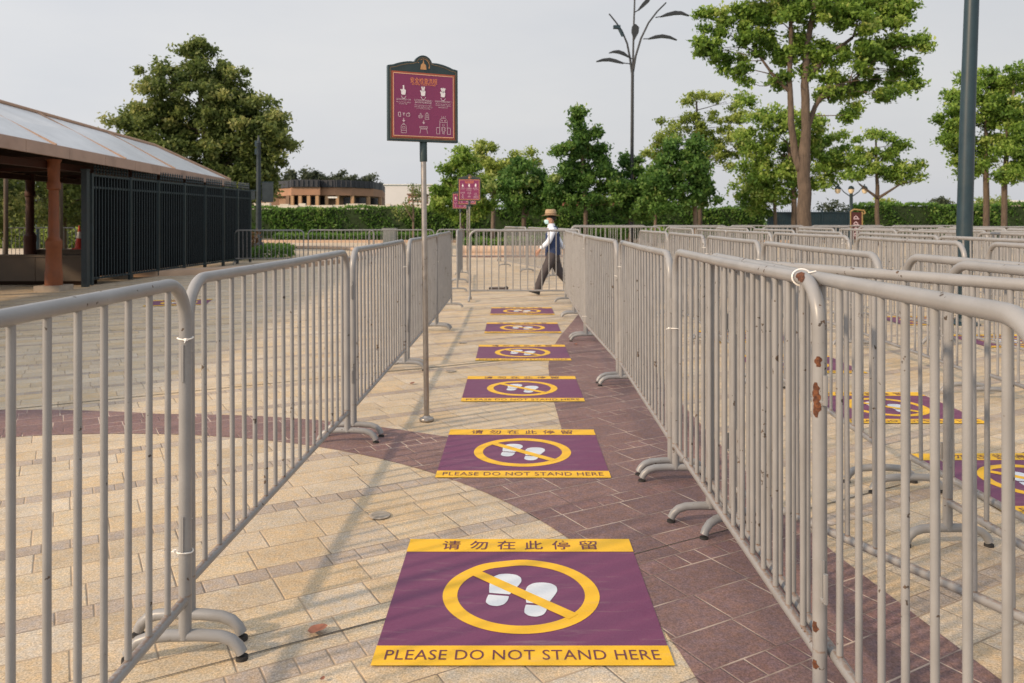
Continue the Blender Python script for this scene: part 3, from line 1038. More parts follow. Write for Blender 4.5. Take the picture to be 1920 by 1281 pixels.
def make_sign():
    s = thing('information_sign', '', 'sign')
    pole = MB().tube([(0, 0, 0.01), (0.0, 0, 1.0), (0, 0, 1.95)], 0.0195, 18)
    pole.build('pole', M['steel'], s)
    bp = MB().lathe([(0.052, 0.0), (0.053, 0.008), (0.050, 0.016), (0.030, 0.022), (0.022, 0.034)], seg=24)
    bp.build('base_plate', M['steel'], s)
    col = MB().lathe([(0.026, 1.86), (0.027, 1.865), (0.027, 2.0), (0.02, 2.01)], seg=18)
    col.build('collar', M['sign_frame'], s)
    bd = bpy.data.objects.new('board', None)
    bd.empty_display_size = 0.1
    # board body is the part's own mesh
    body = MB()
    body.prism(board_outline(), ff(-0.018), 0.0, -0.036)
    bo = body.build('board', M['sign_frame'], s, angle=50)
    bpy.data.objects.remove(bd)
    bo.location = (0, -0.02, 2.0)
    y0 = -0.0185
    # raised dull gold line round the edge
    ln = MB()
    ol = board_outline(0.016)
    stroke(ln, ol + [ol[0]], 0.0042, y0 - 0.0015)
    ln.build('edge_line', M['sign_dullgold'], bo, smooth=False)
    # plain gold emblem in the crest: an arc over a simple pointed shape
    em = MB()
    arcp = [(0.046 * math.cos(a), 0.545 + 0.046 * math.sin(a)) for a in np.linspace(math.radians(-20), math.radians(125), 14)]
    for i in range(len(arcp) - 1):
        stroke(em, arcp[i:i + 2], 0.002 + 0.006 * (1 - i / 13), y0 - 0.003)
    fill(em, [(-0.026, 0.515), (0.022, 0.515), (0.018, 0.548), (0.004, 0.56), (-0.002, 0.588), (-0.008, 0.56), (-0.022, 0.548)], y0 - 0.0035)
    fill(em, [(-0.046, 0.563), (-0.041, 0.567), (-0.036, 0.563), (-0.041, 0.559)], y0 - 0.0035)
    em.build('emblem', M['sign_gold'], bo, smooth=False)
    px0, px1, pz0, pz1 = -0.236, 0.236, 0.036, 0.478
    tr = MB(); fill(tr, [(px0 - .014, pz0 - .014), (px1 + .014, pz0 - .014), (px1 + .014, pz1 + .014), (px0 - .014, pz1 + .014)], y0 - 0.002)
    tr.build('rim', simple('rust_orange_rim', (0.36, 0.09, 0.04), 0.5), bo, smooth=False)
    pn = MB(); fill(pn, [(px0 - .004, pz0 - .004), (px1 + .004, pz0 - .004), (px1 + .004, pz1 + .004), (px0 - .004, pz1 + .004)], y0 - 0.004)
    pn.build('panel', M['sign_plum'], bo, smooth=False)
    gl = MB()
    q = [(px0, pz0), (px1, pz0), (px1, pz1), (px0, pz1), (px0, pz0)]
    stroke(gl, q, 0.0055, y0 - 0.0055)
    gl.build('panel_line', simple('peach_line', (0.72, 0.40, 0.24), 0.5), bo, smooth=False)
    yt = y0 - 0.0058
    W, Hh = px1 - px0, pz1 - pz0
    U = lambda u: px0 + u * W
    V = lambda v: pz1 - v * Hh
    mp = lambda a, b_: (a, yt, b_)
    ti = MB()
    put_text(ti, '安全检查流程', U(.5), V(.098), .212, .040, mp, .0, 1.0, 2)
    put_text(ti, 'Security Check Process', U(.5), V(.162), .185, .018, mp, .006, 1.0, 2)
    ti.build('title', M['sign_orange'], bo, smooth=False)
    tx = MB()
    def lines(cu, rows_):
        for txt, v, w, hh in rows_:
            put_text(tx, txt, U(cu), V(v), w, hh, mp, .004, 1.0, 1)
    lines(.165, [('请将您的物品放入包内', .418, .112, .0135), ('Place your belongings', .462, .110, .0115), ('in your bags', .489, .062, .0115)])
    lines(.49, [('打开您的包并将包放在桌上', .418, .142, .0135), ('展示所有物品接受检查', .452, .132, .0135), ('Place your bag on the table,', .497, .134, .0115), ('open and display all contents', .523, .142, .0115), ('for security screening', .549, .108, .0115)])
    lines(.825, [('检查完毕后请通过安检门', .418, .130, .0135), ('After your bag has been', .458, .120, .0115), ('checked, walk through the', .484, .128, .0115), ('metal detector', .510, .076, .0115)])
    tx.build('lettering', M['sign_pink'], bo, smooth=False)
    # hands counting one, two, three
    for cu, cv, nf in ((.165, .285, 1), (.49, .285, 2), (.825, .285, 3)):
        ic = MB()
        cx, cz = U(cu), V(cv)
        fill(ic, rounded([(cx - .017, cz - .026), (cx + .013, cz - .026), (cx + .018, cz + .006), (cx + .010, cz + .014), (cx - .012, cz + .014), (cx - .019, cz + .0)], .008), yt)
        angs = {1: [0.02], 2: [0.30, -0.22], 3: [0.42, 0.0, -0.42]}[nf]
        for a in angs:
            dx, dz = -math.sin(a), math.cos(a)
            stroke(ic, [(cx + dx * .006, cz + .008), (cx + dx * .036, cz + .008 + dz * .030)], .0105, yt - .0003)
        stroke(ic, [(cx - .015, cz - .002), (cx - .021, cz + .010)], .008, yt - .0004)
        for dx in (-.016, .016):
            stroke(ic, [(cx + dx * .7, cz - .044), (cx + dx * 1.15, cz - .034)], .0028, yt)
        stroke(ic, [(cx - .011, cz - .048), (cx, cz - .052), (cx + .011, cz - .048)], .0028, yt)
        ic.build('hand_icon', M['sign_white'], bo, smooth=False)
    def box_line(mb, cx, cz, w, h_, lw=.0030):
        stroke(mb, [(cx - w / 2, cz - h_ / 2), (cx + w / 2, cz - h_ / 2), (cx + w / 2, cz + h_ / 2), (cx - w / 2, cz + h_ / 2), (cx - w / 2, cz - h_ / 2)], lw, yt)
    def arrow(mb, cx, cz):
        stroke(mb, [(cx, cz + .013), (cx, cz - .002)], .005, yt)
        fill(mb, [(cx - .012, cz + .001), (cx, cz - .013), (cx + .012, cz + .001)], yt - .0003)
    def pack(mb, cx, cz, s_):
        arcb = [(cx + .020 * s_ * math.cos(a), cz + .012 * s_ + .018 * s_ * math.sin(a)) for a in np.linspace(0, PI, 9)]
        stroke(mb, [(cx - .020 * s_, cz - .030 * s_)] + [(cx + .020 * s_, cz - .030 * s_)] + arcb + [(cx - .020 * s_, cz - .030 * s_)], .0030, yt)
        stroke(mb, [(cx - .020 * s_, cz - .012 * s_), (cx + .020 * s_, cz - .012 * s_)], .0028, yt)
        box_line(mb, cx, cz + .008 * s_, .018 * s_, .012 * s_, .0026)
        stroke(mb, [(cx - .008 * s_, cz + .031 * s_), (cx, cz + .040 * s_), (cx + .008 * s_, cz + .031 * s_)], .0028, yt)
    i1 = MB(); cx = U(.165)
    box_line(i1, cx - .032, V(.66), .017, .028, .0045)
    stroke(i1, [(cx, V(.675)), (cx, V(.635))], .004, yt)
    fill(i1, [(cx - .008, V(.632)), (cx + .008, V(.632)), (cx + .006, V(.655)), (cx - .006, V(.655))], yt)
    box_line(i1, cx + .034, V(.663), .026, .020)
    stroke(i1, [(cx + .022, V(.640)), (cx + .042, V(.628)), (cx + .047, V(.638))], .003, yt)
    box_line(i1, cx + .044, V(.665), .008, .007, .002)
    arrow(i1, cx, V(.752)); pack(i1, cx, V(.885), 1.0)
    i1.build('bag_icon', M['sign_pink'], bo, smooth=False)
    i2 = MB(); cx = U(.495)
    stroke(i2, [(cx - .042, V(.665)), (cx - .036, V(.70)), (cx - .012, V(.70)), (cx - .006, V(.665)), (cx - .042, V(.665))], .003, yt)
    stroke(i2, [(cx - .030, V(.665)), (cx - .026, V(.625)), (cx - .022, V(.625)), (cx - .018, V(.665))], .003, yt)
    stroke(i2, [(cx - .038, V(.682)), (cx - .010, V(.682))], .003, yt)
    pack(i2, cx + .026, V(.672), .72)
    arrow(i2, cx, V(.772))
    box_line(i2, cx, V(.850), .062, .010)
    stroke(i2, [(cx - .022, V(.866)), (cx - .030, V(.95))], .003, yt); stroke(i2, [(cx + .022, V(.866)), (cx + .030, V(.95))], .003, yt)
    stroke(i2, [(cx - .026, V(.878)), (cx + .026, V(.878))], .0028, yt)
    i2.build('table_icon', M['sign_pink'], bo, smooth=False)
    i3 = MB(); cx = U(.83)
    arcg = [(cx + .030 * math.cos(a), V(.735) + .022 * math.sin(a)) for a in np.linspace(0, PI, 10)]
    stroke(i3, [(cx + .030, V(.95))] + arcg + [(cx - .030, V(.95))], .003, yt)
    stroke(i3, [(cx - .030, V(.755)), (cx + .030, V(.755))], .003, yt)
    for k in (-.012, 0, .012):
        stroke(i3, [(cx + k, V(.68)), (cx + k * 1.3, V(.655))], .0025, yt)
    for k in (-.012, .012):
        fill(i3, [(cx + k - .004, V(.735)), (cx + k + .004, V(.735)), (cx + k + .004, V(.717)), (cx + k - .004, V(.717))], yt)
    box_line(i3, cx - .044, V(.895), .024, .046); box_line(i3, cx + .044, V(.895), .024, .046)
    hd = [(cx + .007 * math.cos(a), V(.80) + .007 * math.sin(a)) for a in np.linspace(0, 2 * PI, 12)]
    stroke(i3, hd, .0026, yt)
    stroke(i3, [(cx - .015, V(.895)), (cx - .013, V(.835)), (cx + .013, V(.835)), (cx + .015, V(.895))], .003, yt)
    stroke(i3, [(cx - .007, V(.945)), (cx - .007, V(.85))], .003, yt); stroke(i3, [(cx + .007, V(.945)), (cx + .007, V(.85))], .003, yt)
    stroke(i3, [(cx, V(.945)), (cx, V(.895))], .0026, yt)
    i3.build('detector_icon', M['sign_pink'], bo, smooth=False)
    return s
sg = make_sign()
sg['label'] = 'large plum security check sign on a steel pole standing in the lane'
sg['group'] = 'plum security check signs'
sg.location = (wx(800, 5.73), 5.73, 0.0072)
sg.rotation_euler = (0, math.radians(-0.7), 0)
bo = [c for c in sg.children if c.name.startswith('board')][0]
bo.scale = (0.95, 1, 1)
bo.rotation_euler = (0, math.radians(0.5), math.radians(25))
for (px, d_, zb, yaw, lab) in ((880, 18.3, 1.88, 6, 'small plum security sign farther off, the front one of the distant cluster'),
                               (863, 26.0, 1.80, 4, 'distant plum security sign half hidden at the left of the cluster'),
                               (876, 22.2, 1.86, 3, 'distant plum security sign mostly hidden, its lower edge showing below the front one')):
    o = copy_tree(sg)
    o['label'] = lab
    o.location = (wx(px, d_), d_, zb - 2.0)
    o.rotation_euler = (0, 0, 0)
    for c in o.children:
        if c.name.startswith('board'):
            c.rotation_euler = (0, 0, math.radians(yaw))
        # the pole reaches the ground: stretch the lower part instead of sinking the sign
    o.location.z = 0.0
    k = zb / 2.0
    for c in o.children:
        if c.name.startswith('board'):
            c.location.z = zb
        elif c.name.startswith(('pole', 'collar')):
            c.scale = (1, 1, k)
#__PART2__
# ------------------------------------------------------------------ foliage
def leaf_cloud(P, leaf, tint, rng, droop=0.35, name='crown', mat=None, parent=None, aspect=0.55):
    """many small diamond leaves at points P (n,3)"""
    n = len(P)
    t = rng.normal(size=(n, 3)); t[:, 2] -= droop
    t /= np.linalg.norm(t, axis=1)[:, None] + 1e-9
    b = rng.normal(size=(n, 3)); b[:, 2] *= 0.6
    b -= t * np.sum(b * t, axis=1)[:, None]
    b /= np.linalg.norm(b, axis=1)[:, None] + 1e-9
    nn = np.cross(t, b)
    l = leaf * rng.uniform(0.65, 1.3, size=(n, 1))
    w = l * aspect
    fold = l * 0.12
    V = np.empty((n, 4, 3))
    V[:, 0] = P - t * l * 0.5
    V[:, 1] = P + b * w * 0.5 + nn * fold
    V[:, 2] = P + t * l * 0.5
    V[:, 3] = P - b * w * 0.5 + nn * fold
    me = bpy.data.meshes.new(name)
    me.vertices.add(4 * n)
    me.vertices.foreach_set('co', V.reshape(-1))
    me.loops.add(4 * n)
    me.loops.foreach_set('vertex_index', np.arange(4 * n, dtype=np.int32))
    me.polygons.add(n)
    me.polygons.foreach_set('loop_start', np.arange(0, 4 * n, 4, dtype=np.int32))
    me.polygons.foreach_set('loop_total', np.full(n, 4, dtype=np.int32))
    me.update(calc_edges=True)
    at = me.attributes.new('tint', 'FLOAT', 'FACE')
    at.data.foreach_set('value', np.clip(tint, 0, 1).astype(np.float32))
    if mat:
        me.materials.append(mat)
    o = bpy.data.objects.new(name, me)
    return link(o, parent)

def curve_pts(a, b, rng, n=5, wob=0.12, sag=0.0):
    a = np.array(a, float); b = np.array(b, float)
    L = np.linalg.norm(b - a)
    out = []
    off = rng.normal(size=3) * wob * L
    for i in range(n + 1):
        s = i / n
        p = a + (b - a) * s + off * math.sin(PI * s)
        p[2] += sag * L * math.sin(PI * s)
        out.append(tuple(p))
    return out

def make_tree(name, label, d, trunks, lobes, mat, leaf, n_leaf, bark, seed, group=None, clump=0.45, cat='tree', hollow=0.4, gap=1.0, twig=0.5, dz=None, bias=0.0):
    rng = np.random.default_rng(seed)
    bx = wx(trunks[0][0][0], d)
    root = thing(name, label, cat, (bx, d, 0), 0, group)
    def W(px, py, dy=0.0):
        return (wx(px, d) - bx, dy, wz(py, d))
    tm = MB()
    joints = []
    for tr in trunks:
        pts = []
        for k, (px, py, rp) in enumerate(tr):
            z = 0.0 if py is None else wz(py, d)
            pts.append((wx(px, d) - bx, (rng.uniform(-1, 1) * 0.1 if k else 0.0), z, rp * d / F))
        # densify with small wobble
        P, R = [], []
        for (a, b_) in zip(pts[:-1], pts[1:]):
            for s in (0, 1 / 3, 2 / 3):
                w = 0 if s == 0 else 0.18 * a[3]
                P.append((a[0] + (b_[0] - a[0]) * s + rng.uniform(-w, w), a[1] + (b_[1] - a[1]) * s + rng.uniform(-w, w), a[2] + (b_[2] - a[2]) * s))
                R.append(a[3] + (b_[3] - a[3]) * s)
        P.append(pts[-1][:3]); R.append(pts[-1][3])
        if P[0][2] == 0.0:
            R[0] *= 1.35
        tm.tube(P, R, 10)
        joints += [(p, r) for p, r in zip(P, R)][2:]
    LP, LT = [], []
    tot = sum(rx * ry for _, _, rx, ry in lobes)
    for (px, py, rxp, ryp) in lobes:
        rx, rz_ = rxp * d / F, ryp * d / F
        ry = (rx + rz_) / 2 * (dz or 0.95)
        c = np.array(W(px, py, rng.uniform(-0.5, 0.5) * ry))
        # limb from the trunk
        best = min(joints, key=lambda j: (np.linalg.norm(np.array(j[0]) - c) + (2.0 if j[0][2] > c[2] - 0.1 * rz_ else 0)))
        lr = max(0.010, min(best[1] * 0.45, 0.012 + 0.018 * rx))
        lp = curve_pts(best[0], c, rng, 5, 0.08, 0.05)
        tm.tube(lp, list(np.linspace(lr, lr * 0.4, 6)), 6)
        nl = int(n_leaf * rxp * ryp / tot)
        nc = max(5, int(gap * 2.6 * (rx * rz_ * ry) ** (2 / 3) / clump ** 2))
        per = max(6, nl // nc)
        for k in range(nc):
            v = rng.normal(size=3); v /= np.linalg.norm(v)
            rad = (hollow + (1 - hollow) * rng.random() ** 0.7) * rng.uniform(0.82, 1.28)
            cc = c + v * rad * np.array((rx, ry, rz_))
            if rng.random() < twig:
                s = rng.integers(2, 6)
                tm.tube(curve_pts(lp[s], cc, rng, 3, 0.12, 0.04), [lr * 0.4, lr * 0.3, lr * 0.22, 0.006], 4, cap=False)
            m = rng.poisson(per)
            q = rng.normal(size=(m, 3)) * np.array((1, 1, 0.7)) * clump * 0.52 * rng.uniform(0.7, 1.25)
            LP.append(cc + q)
            ct = rng.normal() * 0.17
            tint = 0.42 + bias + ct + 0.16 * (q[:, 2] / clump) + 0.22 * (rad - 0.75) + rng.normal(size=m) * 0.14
            LT.append(tint)
    tm.build('trunk', bark, root, angle=180)
    P = np.concatenate(LP); T = np.concatenate(LT)
    P[:, 2] = np.maximum(P[:, 2], 0.15)
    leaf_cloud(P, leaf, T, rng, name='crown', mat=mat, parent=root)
    return root

GT = 'trees in the bed beyond the barriers'
# big dense tree behind the pavilion
make_tree('broadleaf_tree', 'big dense dark olive tree rising behind the pavilion roof', 36,
    [[(392, None, 9), (392, 380, 8), (388, 300, 6), (372, 150, 3)]],
    [(362, 112, 42, 48), (330, 175, 62, 55), (415, 175, 50, 55), (290, 240, 72, 50), (380, 245, 85, 62), (455, 240, 72, 58), (505, 262, 38, 52), (330, 300, 85, 50), (430, 310, 80, 55), (484, 316, 36, 42), (245, 240, 34, 22), (395, 350, 90, 40), (455, 352, 48, 36), (486, 346, 26, 26), (462, 362, 34, 20), (514, 276, 24, 40), (440, 200, 60, 50), (300, 220, 40, 34)],
    M['leaf_olive'], 0.20, 72000, M['bark'], 3, GT, clump=0.36, hollow=0.4, gap=1.1, twig=0.15, bias=0.06)
# row before the hedge, left to right
make_tree('broadleaf_tree', 'fresh green conical tree just right of the large sign pole', 47,
    [[(868, None, 4), (866, 400, 4), (862, 300, 2)]],
    [(862, 290, 20, 24), (868, 322, 36, 30), (845, 345, 34, 28), (888, 350, 32, 32), (832, 378, 24, 22), (868, 385, 44, 28), (905, 385, 22, 24)],
    M['leaf_green'], 0.23, 11500, M['bark'], 4, GT, clump=0.40, bias=0.11)
make_tree('broadleaf_tree', 'tall yellowish tree behind the small plum signs', 56,
    [[(925, None, 4), (925, 380, 4), (925, 310, 2)]],
    [(915, 295, 34, 26), (940, 320, 30, 26), (920, 350, 36, 26), (985, 300, 34, 22), (975, 330, 36, 26)],
    M['leaf_yellow'], 0.24, 10500, M['bark_pale'], 5, GT, clump=0.44, gap=0.8, bias=0.08)
make_tree('broadleaf_tree', 'mid green rounded tree between the small signs and the straw-hatted man', 46,
    [[(982, None, 5), (982, 400, 4), (985, 340, 3)], [(982, 410, 3), (1010, 370, 2)]],
    [(985, 325, 40, 32), (955, 358, 36, 28), (1010, 360, 38, 30), (985, 385, 48, 18), (1035, 378, 26, 20)],
    M['leaf_dark'], 0.23, 11500, M['bark'], 6, GT, clump=0.40, bias=0.13)
make_tree('broadleaf_tree', 'tall dark green tree with pointed top right above the walking man', 44,
    [[(1098, None, 4), (1098, 390, 4), (1092, 300, 3), (1088, 230, 1.5)]],
    [(1087, 224, 11, 22), (1084, 256, 22, 18), (1112, 246, 9, 12), (1074, 286, 34, 16), (1116, 288, 24, 20), (1140, 318, 24, 16), (1066, 316, 38, 15), (1098, 338, 36, 17), (1052, 346, 32, 17), (1062, 376, 50, 17), (1118, 378, 40, 15), (1144, 352, 20, 13)],
    M['leaf_dark'], 0.23, 19000, M['bark'], 8, GT, clump=0.38, bias=0.10)
make_tree('broadleaf_tree', 'dark green narrow tree at the foot of the leaf-shaped lamp mast', 45,
    [[(1182, None, 4), (1183, 400, 4), (1188, 320, 2)]],
    [(1190, 298, 22, 20), (1185, 328, 34, 22), (1172, 358, 34, 24), (1206, 362, 30, 26), (1190, 392, 46, 18)],
    M['leaf_dark'], 0.22, 10500, M['bark'], 9, GT, clump=0.37, bias=0.14)
make_tree('broadleaf_tree', 'dense dark green tree with a pale bare trunk, right of the leaf-shaped mast', 43,
    [[(1304, None, 4.5), (1304, 385, 4), (1290, 320, 2.5)], [(1228, None, 3), (1230, 395, 2.5), (1236, 350, 1.5)]],
    [(1280, 276, 34, 24), (1255, 310, 34, 26), (1300, 310, 34, 26), (1240, 345, 36, 28), (1290, 345, 46, 32), (1322, 360, 24, 26), (1262, 378, 42, 22), (1225, 380, 24, 22)],
    M['leaf_dark'], 0.22, 17000, M['bark_pale'], 10, GT, clump=0.38, bias=0.15)
make_tree('broadleaf_tree', 'airy yellow-green tree standing tall behind the dark ones', 54,
    [[(1312, None, 4), (1312, 330, 4), (1308, 240, 3), (1306, 190, 1.5)]],
    [(1300, 186, 28, 13), (1362, 190, 34, 16), (1258, 228, 28, 14), (1320, 225, 40, 20), (1375, 228, 20, 26), (1345, 262, 48, 24), (1290, 262, 44, 20), (1235, 270, 28, 16), (1385, 272, 30, 26), (1335, 300, 36, 24), (1225, 292, 22, 16)],
    M['leaf_yellow'], 0.22, 12000, M['bark'], 11, GT, clump=0.40, gap=0.6, twig=0.8)
make_tree('broadleaf_tree', 'bright green bushy tree right behind the large foreground trunk', 46,
    [[(1488, None, 5), (1488, 360, 5), (1480, 270, 3)], [(1456, None, 4), (1452, 380, 3), (1440, 310, 2)]],
    [(1440, 225, 42, 26), (1500, 240, 52, 30), (1415, 270, 38, 28), (1470, 290, 58, 34), (1550, 280, 48, 34), (1420, 330, 42, 34), (1400, 362, 24, 26), (1460, 345, 50, 32), (1530, 330, 46, 26), (1585, 300, 26, 22), (1440, 385, 40, 18), (1400, 190, 20, 14)],
    M['leaf_green'], 0.22, 25000, M['bark'], 12, GT, clump=0.40, bias=0.16)
make_tree('broadleaf_tree', 'slender open green tree with spreading limbs before the right hedge', 44,
    [[(1646, None, 4.6), (1646, 370, 4), (1645, 310, 2.5), (1643, 260, 1.5)], [(1646, 372, 3), (1612, 345, 1.5)], [(1646, 372, 3), (1690, 345, 1.6), (1722, 338, 1)]],
    [(1640, 258, 34, 14), (1676, 270, 24, 12), (1620, 290, 28, 18), (1660, 302, 40, 18), (1702, 310, 34, 16), (1600, 325, 26, 16), (1640, 330, 36, 16), (1718, 332, 18, 10), (1685, 335, 26, 12)],
    M['leaf_green'], 0.19, 8000, M['bark'], 13, GT, clump=0.36, gap=0.55, twig=0.9, bias=0.18)
make_tree('broadleaf_tree', 'green tree on a thin straight trunk left of its twin behind the thick pole', 42,
    [[(1850, None, 6), (1850, 330, 5), (1848, 240, 3), (1850, 160, 2)]],
    [(1855, 145, 40, 26), (1810, 180, 38, 24), (1868, 195, 42, 28), (1785, 220, 34, 22), (1830, 235, 44, 26), (1775, 262, 30, 18), (1850, 275, 42, 26), (1800, 285, 30, 18), (1830, 315, 34, 14)],
    M['leaf_green'], 0.20, 15000, M['bark'], 14, GT, clump=0.37, twig=0.7, bias=0.13)
make_tree('broadleaf_tree', 'green tree rightmost in the photo, its thin trunk near the right edge', 41,
    [[(1884, None, 5.5), (1884, 340, 5), (1890, 250, 3), (1900, 170, 2)]],
    [(1910, 150, 46, 30), (1895, 205, 44, 28), (1940, 220, 46, 34), (1900, 260, 44, 28), (1880, 300, 38, 22), (1930, 300, 50, 26), (1890, 325, 40, 14)],
    M['leaf_green'], 0.20, 13500, M['bark'], 15, GT, clump=0.37, twig=0.7, bias=0.10)
# the large tree on the right, close, with forked trunk
make_tree('broadleaf_tree', 'large close tree with forked brown trunk, wide crown cut by the top edge', 28,
    [[(1506, None, 14.5), (1507, 395, 13), (1508, 300, 11.5), (1510, 240, 8.5), (1508, 160, 7.5), (1512, 90, 6), (1525, 20, 4.5), (1530, -60, 3)],
     [(1503, 320, 9), (1492, 285, 7), (1484, 230, 6), (1480, 150, 5), (1484, 60, 4), (1480, -40, 3)],
     [(1512, 250, 6), (1530, 200, 4.5), (1552, 164, 4), (1590, 160, 3)],
     [(1484, 175, 4.5), (1450, 140, 3), (1420, 100, 2)],
     [(1512, 150, 5), (1545, 110, 4), (1600, 70, 3)]],
    [(1318, 82, 30, 22), (1345, 45, 40, 28), (1370, 110, 32, 20), (1400, 20, 48, 36), (1420, 75, 40, 26), (1380, 128, 30, 14), (1450, 100, 38, 26), (1440, 40, 44, 36), (1425, -40, 60, 40),
     (1490, 20, 46, 46), (1505, 80, 36, 34), (1500, -60, 80, 44), (1550, 20, 50, 44), (1545, 90, 34, 34), (1600, 30, 56, 46), (1590, -40, 70, 46), (1650, 30, 54, 50), (1610, 100, 40, 40), (1660, 95, 46, 44), (1690, 130, 36, 34), (1715, 162, 22, 15), (1620, 160, 44, 32), (1575, 185, 34, 28), (1660, 180, 36, 22), (1590, 215, 22, 16), (1680, 20, 36, 44), (1520, 130, 26, 28), (1400, 150, 18, 8), (1470, 150, 26, 20), (1545, 150, 30, 20), (1640, -20, 60, 40), (1470, -10, 50, 40), (1705, 80, 26, 34), (1335, 95, 30, 18)],
    M['leaf_green'], 0.17, 52000, M['bark'], 16, GT, clump=0.26, hollow=0.1, gap=0.6, twig=0.75, bias=0.10)
make_tree('young_tree', 'thin sparse sapling left of the large sign pole', 48,
    [[(775, None, 2.2), (775, 400, 1.8), (773, 350, 1)], [(775, 415, 1.5), (755, 380, 0.8)]],
    [(775, 352, 18, 12), (770, 375, 26, 14), (765, 398, 24, 14)],
    M['leaf_olive'], 0.17, 520, M['bark_pale'], 17, clump=0.35, gap=0.8, twig=0.9, bias=0.12)
# trees behind the pavilion; first two are unseen, added to shade its interior
GB = 'trees behind the pavilion'
for i, (y_, lab) in enumerate(((14.0, 'unseen dark olive tree added beyond the pavilion to shade its interior'), (19.0, 'second unseen dark olive tree added beyond the pavilion to shade its interior'),
                               (24.5, 'dark olive tree behind the pavilion at the very left edge'), (30.5, 'dark olive tree seen through the pavilion right of the brown column'))):
    px = 960 + (-17.2) * F / y_
    k = F / y_
    make_tree('broadleaf_tree', lab, y_, [[(px, None, .13 * k), (px, HY - .3 * k, .12 * k), (px, HY - 2.2 * k, .08 * k)]],
        [(px, HY - 1.7 * k, 2.0 * k, 1.5 * k), (px - 1.2 * k, HY - .7 * k, 1.6 * k, 1.1 * k), (px + 1.1 * k, HY - .8 * k, 1.6 * k, 1.1 * k), (px, HY - .3 * k, 1.6 * k, .9 * k)],
        M['leaf_olive'], 0.2, 7500, M['bark'], 30 + i, GB, clump=0.45, dz=1.25)

def hedge(name, label, x0, x1, y, depth, h, mat, leaf, dens, seed, cat='hedge', wav=0.10, parts=True):
    rng = np.random.default_rng(seed)
    root = thing(name, label, cat, ((x0 + x1) / 2, y, 0))
    L = x1 - x0
    ins = 0.1
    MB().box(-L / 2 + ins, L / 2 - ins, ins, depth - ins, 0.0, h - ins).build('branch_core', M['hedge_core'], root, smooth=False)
    def wob(x, z):
        return wav * (np.sin(x * 1.7 + 1.3 * z + seed) + np.sin(x * 4.1 + 2.0 + z * 3.1) * 0.6 + np.sin(x * 0.6) * 1.2)
    P, T = [], []
    n1 = int(L * h * dens)
    x = rng.uniform(-L / 2, L / 2, n1); z = rng.uniform(0.03, h, n1)
    yy = wob(x, z) + rng.normal(size=n1) * 0.06 + 0.02
    P.append(np.stack([x, yy, z], 1))
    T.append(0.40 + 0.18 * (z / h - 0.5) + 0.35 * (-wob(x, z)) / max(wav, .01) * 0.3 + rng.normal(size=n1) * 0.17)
    n2 = int(L * depth * dens * 0.7)
    x = rng.uniform(-L / 2, L / 2, n2); yy = rng.uniform(0, depth, n2)
    z = h + 0.7 * wob(x, yy) + rng.normal(size=n2) * 0.05
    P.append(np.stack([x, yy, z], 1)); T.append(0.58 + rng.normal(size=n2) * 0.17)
    for sx in (-1, 1):
        n3 = int(depth * h * dens)
        yy = rng.uniform(0, depth, n3); z = rng.uniform(0.03, h, n3)
        x = np.full(n3, sx * L / 2) + rng.normal(size=n3) * 0.06
        P.append(np.stack([x, yy, z], 1)); T.append(0.42 + rng.normal(size=n3) * 0.17)
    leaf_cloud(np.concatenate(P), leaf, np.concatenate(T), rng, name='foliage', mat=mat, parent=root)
    return root
hedge('clipped_hedge', 'long clipped green hedge behind the trees and the plaza, left and middle', wx(330, 62), wx(1436, 62), 62, 1.6, wz(390, 62), M['leaf_hedge'], 0.24, 105, 41)
hedge('clipped_hedge', 'tall clipped green hedge at the right behind the thick pole', wx(1612, 60), wx(2150, 60), 60, 1.6, wz(384, 60), M['leaf_hedge'], 0.24, 105, 42)
hedge('low_hedge', 'low trimmed hedge behind the pale kerb of the far plaza', wx(520, 52), wx(840, 52), 51.2, 1.2, 0.52, M['leaf_hedge'], 0.16, 150, 43, wav=0.03)
hedge('low_hedge', 'low hedge behind the rounded stone seat wall seen through the gate', wx(870, 34), wx(1100, 34), 34.0, 1.4, 0.62, M['leaf_hedge'], 0.14, 170, 44, wav=0.04)
hedge('low_hedge', 'sunlit yellow-green hedge seen through the open pavilion', wx(-120, 40), wx(172, 40), 40, 1.2, 0.95, M['leaf_yellow'], 0.18, 130, 45, wav=0.04)
hedge('tall_hedge', 'tall dark hedge closing the view behind the open pavilion', wx(-330, 52), wx(182, 52), 52, 1.6, 3.4, M['leaf_olive'], 0.3, 70, 46, wav=0.12)
# bushes under the trees
for i, (px, w, h, lab) in enumerate(((1010, 60, .9, 'loose green shrub below the trees behind the walking man'), (1140, 70, 1.1, 'loose green shrub in front of the hedge right of the man'), (1230, 50, .9, 'loose green shrub below the dense pale-trunked tree'))):
    rng = np.random.default_rng(60 + i)
    dd = 50
    r_ = thing('shrub', lab, 'shrub', (wx(px, dd), dd, 0), 0, 'shrubs before the hedge')
    n = 900
    rx = w * dd / F * 0.6
    v = rng.normal(size=(n, 3)); v /= np.linalg.norm(v, axis=1)[:, None]
    rad = rng.random((n, 1)) ** 0.4
    P = v * rad * np.array((rx, 0.8, h * 0.6)) + np.array((0, 0, h * 0.55))
    P[:, 2] = np.maximum(P[:, 2], 0.05)
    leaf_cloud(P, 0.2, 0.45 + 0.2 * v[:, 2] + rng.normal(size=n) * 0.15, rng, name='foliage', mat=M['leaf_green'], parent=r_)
    sm = MB()
    for k in range(5):
        a = rng.uniform(0, 6.28)
        sm.tube([(0.1 * math.cos(a), 0.1 * math.sin(a), 0), (rx * .4 * math.cos(a), .4 * math.sin(a), h * .7)], [0.02, 0.01], 5)
    sm.build('stem', M['bark'], r_)

